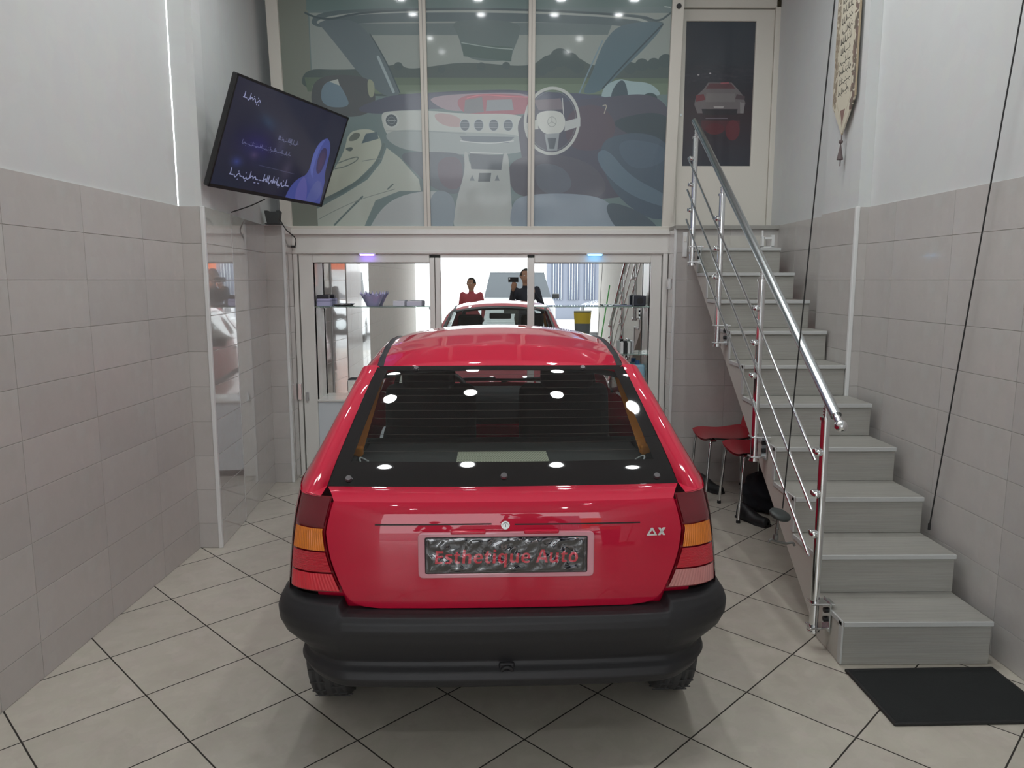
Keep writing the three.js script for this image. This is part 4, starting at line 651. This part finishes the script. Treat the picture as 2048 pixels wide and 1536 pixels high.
/* ---------- red chairs under the stairs ---------- */
{
  const red = mat(rgb(0.42, 0.02, 0.035), 0.35, { clearcoat: 0.4 });
  const make = (label, pos, turn) => {
    const t = thing('plastic_chair', label, 'chair', pos, turn, 'red chairs under the stairs');
    mesh('seat', patch((u, v) => { const x = (u - 0.5) * 0.42 * (1 - 0.1 * Math.pow(Math.abs(v - 0.5) * 2, 4)), z = (v - 0.5) * 0.4; return [x, 0.445 + 0.02 * Math.pow(Math.abs(u - 0.5) * 2, 2) - 0.03 * Math.pow(v, 6) * 1 + 0.012 * Math.cos(v * 6), z]; }, 16, 16), red, t);
    mesh('seat_shell', patch((u, v) => { const x = (u - 0.5) * 0.42 * (1 - 0.1 * Math.pow(Math.abs(v - 0.5) * 2, 4)), z = (v - 0.5) * 0.4; return [x * 0.98, 0.43 + 0.02 * Math.pow(Math.abs(u - 0.5) * 2, 2) - 0.03 * Math.pow(v, 6) + 0.012 * Math.cos(v * 6), z * 0.98]; }, 16, 16), red, t);
    mesh('backrest', patch((u, v) => { const x = (u - 0.5) * lerp(0.36, 0.42, v) , y = lerp(0.46, 0.80, v); return [x, y, -0.2 - 0.07 * v + 0.04 * Math.pow((u - 0.5) * 2, 2)]; }, 14, 12), red, t);
    for (const [x, z] of [[-1, 1], [1, 1], [-1, -1], [1, -1]]) { const l = mesh('leg', tube([V(x * 0.15, 0.425, z * 0.12), V(x * 0.185, 0.425, z * 0.16), V(x * 0.195, 0.38, z * 0.17), V(x * 0.205, 0.2, z * 0.182), V(x * 0.215, 0.012, z * 0.195)], 0.0095, 30, 10), chrome, t); mesh('foot_cap', cyl(0.013, 0.014, 0.018, x * 0.215, 0.009, z * 0.195, 14), rubber, l); }
    mesh('seat_frame', join([bar(V(-0.15, 0.425, 0.12), V(0.15, 0.425, 0.12), 0.009), bar(V(-0.15, 0.425, -0.12), V(0.15, 0.425, -0.12), 0.009)]), chrome, t);
    for (const x of [-1, 1]) mesh('back_upright', tube([V(x * 0.15, 0.425, -0.12), V(x * 0.16, 0.43, -0.2), V(x * 0.16, 0.6, -0.235)], 0.009, 16, 8), chrome, t);
    return t;
  };
  make('red plastic chair with chrome legs above the black cloth bag', [1.695, 0, -4.80], -Math.PI / 2);
  make('red plastic chair with chrome legs against the tiled wall under the landing', [1.605, 0, -5.26], -Math.PI / 2);
  const bag = thing('cloth_bag', 'crumpled black cloth bag on the floor beneath the red chair', 'bag', [1.76, 0, -4.86]);
  seed = 51; const g = new THREE.SphereGeometry(0.15, 32, 22); { const p = g.attributes.position; for (let i = 0; i < p.count; i++) { const x = p.getX(i), y = p.getY(i), z = p.getZ(i), k = 1 + 0.12 * Math.sin(x * 40 + y * 23) * Math.cos(z * 31) + 0.05 * Math.sin(y * 70); p.setXYZ(i, x * k, Math.max(-0.11, y * k * 1.0) + 0.112, z * k); } g.computeVertexNormals(); }
  mesh('bag_body', g, mat(rgb(0.008, 0.009, 0.014), 0.9), bag); mesh('bag_handle', tube([V(-0.06, 0.24, 0.02), V(-0.03, 0.3, 0.04), V(0.04, 0.29, 0.03), V(0.07, 0.22, 0.01)], 0.01, 20, 8), mat(rgb(0.012, 0.012, 0.015), 0.9), bag);
  for (const [x, z, a, lab] of [[1.52, -5.33, 0.5, 'black shoe standing apart on the tiles beside the chair leg'], [1.60, -4.60, 0.5, 'black shoe leaning in front of the black cloth bag']]) {
    const sh = thing('black_shoe', lab, 'shoe', [x, 0, z], a, 'black shoes under the stairs');
    mesh('upper', patch((u, v) => { const t = u, a2 = v * Math.PI, w = 0.04 * (0.75 + 0.45 * Math.sin(Math.pow(t, 0.8) * Math.PI)) * (t > 0.97 ? 0.3 : 1) * (t < 0.03 ? 0.4 : 1), hh = lerp(0.095, 0.045, smooth(0.1, 0.75, t)) * (t > 0.97 ? 0.5 : 1); return [Math.cos(a2) * w, 0.014 + Math.sin(a2) * hh, (t - 0.5) * 0.25]; }, 24, 14), mat(rgb(0.012, 0.012, 0.013), 0.5), sh);
    mesh('sole', new THREE.ExtrudeGeometry(new THREE.Shape([[-0.032, -0.125], [0.032, -0.125], [0.036, -0.02], [0.046, 0.06], [0.03, 0.125], [-0.03, 0.125], [-0.046, 0.06], [-0.036, -0.02]].map((p) => new THREE.Vector2(...p))), { depth: 0.016, bevelEnabled: false }).rotateX(Math.PI / 2).translate(0, 0.016, 0), rubber, sh);
  }
}
/* ---------- cords ---------- */
{
  const t = thing('hanging_cord', 'black cord hanging by the railing with a dark disc and a small metal hook bar', 'cord');
  const e = V(1.128, 0.63, -2.9), dir = V(0.095, 1.96, 0).normalize(), top = e.clone().addScaledVector(dir, (H - e.y) / dir.y);
  mesh('cord', bar(e, top, 0.0028, 8), cordBlack, t);
  const steelDark = mat(rgb(0.16, 0.16, 0.15), 0.45, { metalness: 0.6 });
  mesh('disc', new THREE.LatheGeometry([[0, 0.014], [0.03, 0.014], [0.042, 0.008], [0.044, 0], [0.04, -0.007], [0.02, -0.01], [0, -0.01]].map((p) => new THREE.Vector2(...p)), 36).rotateZ(-0.22).rotateX(0.25).translate(1.118, 0.602, -2.9), mat(rgb(0.03, 0.036, 0.034), 0.5), t);
  mesh('stem', join([bar(V(1.112, 0.595, -2.9), V(1.105, 0.50, -2.9), 0.005), new THREE.SphereGeometry(0.008, 14, 10).translate(1.110, 0.545, -2.9), cyl(0.010, 0.012, 0.02, 1.106, 0.51, -2.9, 14)]), steelDark, t);
  mesh('hook_bar', tube([V(1.075, 0.485, -2.9), V(1.085, 0.498, -2.9), V(1.105, 0.492, -2.9), V(1.15, 0.482, -2.9), V(1.178, 0.484, -2.9), V(1.185, 0.472, -2.9)], 0.005, 30, 8), steelDark, t);
}
{
  const t = thing('wall_cable', 'black cable hanging down the tiled wall beside the lower steps', 'cable');
  const a = V(1.992, 2.61, -3.0), b = V(1.988, 0.395, -3.325), d = a.clone().sub(b).normalize();
  mesh('cable_run', bar(b, b.clone().addScaledVector(d, (H - b.y) / d.y), 0.0032, 8), cordBlack, t); mesh('cable_end', cyl(0.006, 0.006, 0.03, b.x, b.y + 0.01, b.z, 10), cordBlack, t);
}
{ // hanging banner with cursive lettering
  const t = thing('wall_banner', 'narrow cream pennant with dark cursive lettering hanging on the white wall', 'banner', [1.936, 0, -4.38]);
  const tex = canvasTexture(512, 1400, (g, w, h) => {
    g.fillStyle = '#cdc7b4'; g.fillRect(0, 0, w, h); seed = 61;
    for (let i = 0; i < 260; i++) { const s = i % 2 ? 1 : 0, y = rnd() * h, x = s ? w - 8 - rnd() * 78 : 8 + rnd() * 70; g.fillStyle = ['#8f8272', '#7b6a62', '#a39a86', '#6f675c'][i % 4]; g.beginPath(); g.ellipse(x, y, 8 + rnd() * 18, 14 + rnd() * 26, rnd() * 3, 0, 7); g.fill(); }
    g.strokeStyle = '#a99a80'; g.lineWidth = 8; g.strokeRect(4, 4, w - 8, h - 8); g.lineWidth = 5; g.beginPath(); g.moveTo(92, 0); g.lineTo(92, 1100); g.lineTo(256, 1340); g.lineTo(w - 92, 1100); g.lineTo(w - 92, 0); g.stroke();
    g.strokeStyle = g.fillStyle = '#3c3a33'; for (let i = 0; i < 13; i++) { g.save(); g.translate(256, 70 + i * 82); g.rotate(-0.12); script(g, -135 + rnd() * 20, 0, 250 - rnd() * 50, i < 3 ? 74 : 58, 62 + i); g.restore(); }
    g.fillStyle = '#8a6f68'; g.beginPath(); g.moveTo(200, 1200); g.lineTo(256, 1330); g.lineTo(312, 1200); g.closePath(); g.fill();
  });
  const s = outline([[-0.14, 2.56], [0, 2.375], [0.14, 2.56], [0.14, 3.33], [-0.14, 3.33]], 0.008, 0.001); const uv = s.attributes.uv, p = s.attributes.position; for (let i = 0; i < uv.count; i++) uv.setXY(i, (p.getX(i) + 0.14) / 0.28, (p.getY(i) - 2.375) / 0.955);
  s.rotateY(-Math.PI / 2); mesh('pennant', s, mat(0xffffff, 0.85, { map: tex }), t);
  mesh('hanging_rod', bar(V(-0.006, 3.335, -0.16), V(-0.006, 3.335, 0.16), 0.009), mat(rgb(0.3, 0.22, 0.12), 0.5), t);
  mesh('tassel', join([bar(V(-0.005, 2.375, 0), V(-0.005, 2.345, 0), 0.003), new THREE.SphereGeometry(0.012, 12, 8).translate(-0.008, 2.335, 0), new THREE.ConeGeometry(0.018, 0.1, 12).translate(-0.008, 2.285, 0), bar(V(-0.005, 2.24, 0), V(-0.005, 2.2, 0), 0.003)]), mat(rgb(0.13, 0.1, 0.1), 0.9), t);
}
{ let t = thing('wall_switch', 'slim white switch strip on the tiled wall under the upper door', 'switch', [1.335, 1.81, -5.575]); mesh('plate', rb(0.034, 0.18, 0.012, 0.004, 0, 0, 0.006), trimWhite, t); mesh('rocker', rb(0.02, 0.04, 0.008, 0.003, 0, 0.04, 0.013), aluWhite, t);
  t = thing('wall_socket', 'white socket box on the side of the tiled pier beside the shop window', 'socket', [1.262, 1.52, -5.70]); mesh('box', rb(0.02, 0.08, 0.08, 0.005, -0.01, 0, 0), trimWhite, t); mesh('cover', rb(0.006, 0.05, 0.05, 0.002, -0.022, 0, 0), aluWhite, t);
  t = thing('plastic_bracket', 'small white plastic bracket left on the top step', 'bracket', [1.875, STEP0.y + 9 * STEP0.rise, -5.36]); mesh('bracket_body', join([bx(0.09, 0.012, 0.03, 0, 0.006, 0), bx(0.016, 0.075, 0.03, -0.037, 0.045, 0), bx(0.02, 0.085, 0.03, 0.035, 0.05, 0), bx(0.05, 0.014, 0.03, 0.0, 0.07, 0)]), trimWhite, t); mesh('peg', cyl(0.007, 0.007, 0.05, -0.037, 0.1, 0, 10), trimWhite, t); }

/* ---------- people standing behind the camera, seen in the mirrors ---------- */
function figure(bones, cells, box, colourOf) {
  const [cx, cy, cz, half] = box, mc = new MarchingCubes(cells, new THREE.MeshBasicMaterial(), false, false, 120000); mc.isolation = 0;
  const smin = (a, b, k) => { const h = clamp(0.5 + 0.5 * (b - a) / k); return lerp(b, a, h) - k * h * (1 - h); };
  const P = V(), d = V(), q = V(); const n = cells;
  for (let k = 0; k < n; k++) for (let j = 0; j < n; j++) for (let i = 0; i < n; i++) {
    P.set(cx + ((i - n / 2) / (n / 2)) * half, cy + ((j - n / 2) / (n / 2)) * half, cz + ((k - n / 2) / (n / 2)) * half); let f = 9;
    for (const [a, b, ra, rb2] of bones) { d.subVectors(b, a); const t = clamp(q.subVectors(P, a).dot(d) / (d.lengthSq() + 1e-9)); f = smin(f, q.copy(a).addScaledVector(d, t).distanceTo(P) - lerp(ra, rb2, t), 0.035); }
    mc.field[i + j * n + k * n * n] = -f;
  }
  mc.update(); const c = mc.count, pos = mc.positionArray.slice(0, c * 3), nor = mc.normalArray.slice(0, c * 3), col = new Float32Array(c * 3);
  for (let i = 0; i < c; i++) { pos[i * 3] = cx + pos[i * 3] * half; pos[i * 3 + 1] = cy + pos[i * 3 + 1] * half; pos[i * 3 + 2] = cz + pos[i * 3 + 2] * half; const k = colourOf(pos[i * 3], pos[i * 3 + 1], pos[i * 3 + 2]); col.set(k, i * 3); }
  const g = new THREE.BufferGeometry(); g.setAttribute('position', new THREE.BufferAttribute(pos, 3)); g.setAttribute('normal', new THREE.BufferAttribute(nor, 3)); g.setAttribute('color', new THREE.BufferAttribute(col, 3)); return g;
}
function person(label, pos, turn, hgt, arms, shirt, trousers) {
  const t = thing('person', label, 'person', pos, turn), k = hgt / 1.72, b = [];
  const B = (a, c, ra, rc) => b.push([V(...a).multiplyScalar(k), V(...c).multiplyScalar(k), ra * k, rc * k]);
  for (const s of [-1, 1]) { B([s * 0.095, 0.90, 0], [s * 0.105, 0.48, -0.02], 0.085, 0.058); B([s * 0.105, 0.48, -0.02], [s * 0.11, 0.08, 0.02], 0.056, 0.04); B([s * 0.11, 0.045, 0.02], [s * 0.125, 0.035, -0.17], 0.042, 0.034); const A = arms[s < 0 ? 0 : 1]; B([s * 0.185, 1.38, 0], A[0], 0.055, 0.042); B(A[0], A[1], 0.041, 0.03); for (let f = -1; f <= 1; f++) B(A[1], [A[1][0] + f * 0.018, A[1][1] + 0.05, A[1][2] - 0.05], 0.026, 0.01); B(A[1], [A[1][0] - s * 0.035, A[1][1] + 0.03, A[1][2] - 0.03], 0.018, 0.01); }
  B([-0.06, 0.94, 0], [0.06, 0.94, 0], 0.125, 0.125); B([0, 0.98, 0], [0, 1.2, 0], 0.125, 0.14); B([-0.1, 1.3, 0], [0.1, 1.3, 0], 0.1, 0.1); B([0, 1.38, 0], [0, 1.5, -0.01], 0.058, 0.052); B([0, 1.575, -0.01], [0, 1.63, 0.0], 0.078, 0.088); B([0, 1.555, -0.095], [0, 1.585, -0.085], 0.012, 0.01); B([0, 1.54, -0.03], [0, 1.53, -0.06], 0.05, 0.03); for (const s of [-1, 1]) B([s * 0.085, 1.58, 0], [s * 0.09, 1.6, 0.01], 0.016, 0.014);
  const skin = [0.45, 0.25, 0.17], hair = [0.02, 0.016, 0.014];
  const g = figure(b, 96, [0, 0.86 * k, -0.05, 0.92 * k], (x, y, z) => { y /= k; if (y > 1.6 && z > -0.055 * k || y > 1.675) return hair; if (y > 1.45) return skin; if (y > 0.95 && Math.abs(z) > 0.3 * k) return skin; return y > 0.93 ? shirt : trousers; });
  mesh('body', g, new THREE.MeshStandardMaterial({ vertexColors: true, roughness: 0.8 }), t);
  for (const s of [-1, 1]) mesh('eye', new THREE.SphereGeometry(0.011 * k, 10, 8).translate(s * 0.03 * k, 1.6 * k, -0.084 * k), mat(rgb(0.7, 0.7, 0.7), 0.2), t);
  mesh('mouth', new THREE.SphereGeometry(0.018 * k, 10, 6).scale(1, 0.3, 0.4).translate(0, 1.53 * k, -0.09 * k), mat(rgb(0.35, 0.12, 0.1), 0.5), t);
  return t;
}
person('person in dark clothes holding up a phone, mirrored behind the red car', [0.34, 0, 0.42], 0, 1.74, [[[-0.24, 1.16, -0.1], [-0.2, 1.44, -0.33]], [[0.26, 1.14, -0.06], [0.1, 1.36, -0.3]]], [0.03, 0.032, 0.045], [0.025, 0.025, 0.03]);
{ const p = thing('phone', 'black phone held up by the person mirrored behind the red car', 'phone', [0.1, 1.56, 0.02]); mesh('case', rb(0.16, 0.078, 0.009, 0.004, 0.03, -0.005, 0), black, p); mesh('camera_bump', rb(0.02, 0.03, 0.003, 0.001, -0.03, 0.012, -0.006), steel, p); }
person('person in a red top standing by the open front, mirrored behind the car', [-0.62, 0, 2.1], 0.3, 1.6, [[[-0.25, 1.12, 0.02], [-0.24, 0.88, -0.06]], [[0.25, 1.12, 0.02], [0.24, 0.88, -0.06]]], [0.5, 0.09, 0.11], [0.12, 0.1, 0.12]);

/* ---------- bin and the street outside the open front ---------- */
{
  const t = thing('cleaning_bin', 'yellow and grey cleaning bin mirrored beside the open front', 'bin', [1.43, 0, 1.7], 0.2);
  mesh('tub', new THREE.CylinderGeometry(0.19, 0.15, 0.72, 4, 1).rotateY(Math.PI / 4).translate(0, 0.4, 0), mat(rgb(0.16, 0.18, 0.2), 0.5), t); mesh('bucket', new THREE.CylinderGeometry(0.21, 0.19, 0.2, 4, 1).rotateY(Math.PI / 4).translate(0, 0.86, 0), mat(rgb(0.75, 0.55, 0.06), 0.4), t); mesh('lid', rb(0.3, 0.03, 0.3, 0.01, 0, 0.975, 0), mat(rgb(0.25, 0.25, 0.2), 0.5), t); for (const [x, z] of [[-1, -1], [1, -1], [-1, 1], [1, 1]]) mesh('castor', new THREE.SphereGeometry(0.025, 12, 8).translate(x * 0.09, 0.025, z * 0.09), black, t);
  const b = thing('broom', 'green broom leaning beside the cleaning bin', 'broom', [1.75, 0, 1.9]); mesh('handle', bar(V(0, 0.1, 0), V(0.2, 1.45, 0.03), 0.012), mat(rgb(0.12, 0.5, 0.14), 0.4), b); mesh('brush', rb(0.3, 0.1, 0.06, 0.01, 0, 0.055, 0), mat(rgb(0.1, 0.35, 0.1), 0.8), b);
}
{ const s = structure('street', 'pale sunlit street outside the open front', 'street'); mesh('road', bx(60, 0.1, 24, 0, -0.06, FRONT + 12.05), mat(rgb(0.42, 0.42, 0.42), 0.9), s); mesh('kerb', bx(60, 0.12, 1.6, 0, 0.0, 15.6), mat(rgb(0.55, 0.54, 0.52), 0.9), s); }
function parked(name, label, pos, turn, P, paintM) {     // side profile swept across the width, narrowing towards the roof
  const t = thing(name, label, 'car', pos, turn);
  const { L, Wd, belt, roof, hood, nose, ws0, ws1, rf1, rw0 } = P;
  const lower = new THREE.Shape(); lower.moveTo(-L / 2, 0.25); lower.lineTo(-L / 2, nose); lower.quadraticCurveTo(-L / 2 + 0.1, hood, ws0, belt); lower.lineTo(L / 2 - 0.1, belt); lower.quadraticCurveTo(L / 2, belt - 0.1, L / 2, 0.7); lower.lineTo(L / 2, 0.25);
  const arch = (x) => { lower.lineTo(x + 0.33, 0.25); lower.absarc(x, 0.3, 0.33, 0, Math.PI, false); lower.lineTo(x - 0.33, 0.25); }; arch(L / 2 - 0.75); arch(-L / 2 + 0.8); lower.closePath();
  mesh('body', new THREE.ExtrudeGeometry(lower, { depth: Wd - 0.12, bevelEnabled: true, bevelSize: 0.05, bevelThickness: 0.06, bevelSegments: 4 }).translate(0, 0, -Wd / 2 + 0.06), paintM, t);
  const hw = (y) => lerp(Wd / 2 - 0.04, Wd / 2 - 0.2, (y - belt) / (roof - belt)), face = (A, Bq, m, name) => mesh(name, patch((u, v) => { const y = lerp(A[1], Bq[1], v); return [lerp(A[0], Bq[0], v), y, (u * 2 - 1) * hw(y)]; }, 8, 8), m, t);
  face([ws0, belt], [ws1, roof], mat(rgb(0.1, 0.11, 0.12), 0.5, { specularIntensity: 0.2 }), 'windscreen'); face([rw0, belt], [rf1, roof], mat(rgb(0.05, 0.06, 0.065), 0.04), 'rear_window');
  mesh('roof', rb(rf1 - ws1 + 0.06, 0.05, hw(roof) * 2, 0.02, (ws1 + rf1) / 2, roof, 0), paintM, t);
  for (const s of [-1, 1]) {
    const q = (x0b, x1b, x0t, x1t, m, n, o = 0) => mesh(n, patch((u, v) => { const y = lerp(belt - 0.01, roof, v); return [lerp(lerp(x0b, x1b, u), lerp(x0t, x1t, u), v), y, s * (hw(y) + o)]; }, 4, 4), m, t);
    q(ws0, rw0, ws1, rf1, mat(rgb(0.06, 0.07, 0.075), 0.05), 'side_glass'); q(ws0, ws0 + 0.09, ws1, ws1 + 0.09, paintM, 'front_pillar', 0.006); const m0 = (ws0 + rw0) / 2; q(m0 - 0.04, m0 + 0.04, m0 - 0.04, m0 + 0.04, paintM, 'door_pillar', 0.006); q(rw0 - 0.25, rw0, rf1 - 0.2, rf1, paintM, 'rear_pillar', 0.006);
    mesh('wing_mirror', rb(0.1, 0.13, 0.18, 0.03, ws0 + 0.18, belt + 0.08, s * (Wd / 2 + 0.08)), black, t);
    for (const x of [L / 2 - 0.75, -L / 2 + 0.8]) { const w = mesh('tyre', new THREE.TorusGeometry(0.22, 0.085, 12, 28).translate(x, 0.3, s * (Wd / 2 - 0.1)), rubber, t); mesh('wheel_disc', new THREE.CylinderGeometry(0.16, 0.16, 0.12, 20).rotateX(Math.PI / 2).translate(x, 0.3, s * (Wd / 2 - 0.1)), steel, w); }
    mesh('headlamp', rb(0.1, 0.14, 0.34, 0.04, -L / 2 + 0.02, nose - 0.02, s * (Wd / 2 - 0.3)), mat(rgb(0.8, 0.82, 0.84), 0.08), t);
  }
  mesh('grille', rb(0.05, 0.14, 0.7, 0.02, -L / 2 - 0.04, nose - 0.04, 0), black, t); mesh('front_bumper', rb(0.12, 0.2, Wd - 0.1, 0.05, -L / 2 - 0.03, 0.4, 0), paintM, t);
  return t;
}
const whitePaint = mat(rgb(0.8, 0.81, 0.82), 0.3, { clearcoat: 1 });
parked('white_van', 'white van parked nose-in across the open front, mirrored above the red car', [0.32, 0, 8.2], Math.PI / 2 * -1, { L: 4.3, Wd: 1.8, belt: 1.06, roof: 1.76, hood: 1.0, nose: 0.86, ws0: -1.25, ws1: -0.55, rf1: 2.0, rw0: 2.08 }, whitePaint);
parked('white_hatchback', 'white hatchback parked along the far side of the street, mirrored beside the van', [4.35, 0, 9.6], 0.0, { L: 4.1, Wd: 1.72, belt: 0.95, roof: 1.52, hood: 0.9, nose: 0.75, ws0: -1.0, ws1: -0.2, rf1: 1.6, rw0: 1.95 }, whitePaint);
{
  const b = thing('grey_building', 'grey building front with barred windows across the street', 'building', [1.6, 0, 16.8]);
  mesh('wall', bx(2.6, 6, 0.3, 1.3, 3, 0), mat(rgb(0.2, 0.22, 0.27), 0.8), b); for (let i = 0; i < 4; i++) { const f = mesh('window', bx(0.42, 1.9, 0.06, 0.4 + i * 0.62, 1.75, -0.16), mat(rgb(0.09, 0.11, 0.16), 0.3), b); for (let k = 0; k < 4; k++) mesh('window_bar', bx(0.02, 1.9, 0.02, 0.25 + i * 0.62 + k * 0.1, 1.75, -0.2), steel, f); }
  const o = thing('orange_shop', 'orange shop front with a white sign across the street', 'building', [4.2, 0, 16.8]);
  mesh('wall', bx(9, 5, 0.3, 4.5, 2.5, 0), mat(rgb(0.75, 0.17, 0.05), 0.6), o); mesh('sign_board', bx(3, 0.6, 0.1, 2.2, 2.9, -0.2), trimWhite, o); mesh('awning', rb(8.6, 0.1, 0.9, 0.03, 4.5, 2.3, -0.5), mat(rgb(0.7, 0.15, 0.05), 0.7), o); for (let i = 0; i < 3; i++) mesh('shop_window', bx(2.2, 1.7, 0.06, 1.5 + i * 2.9, 1.1, -0.17), mat(rgb(0.5, 0.52, 0.53), 0.15), o);
}
renderer.render(scene, camera);
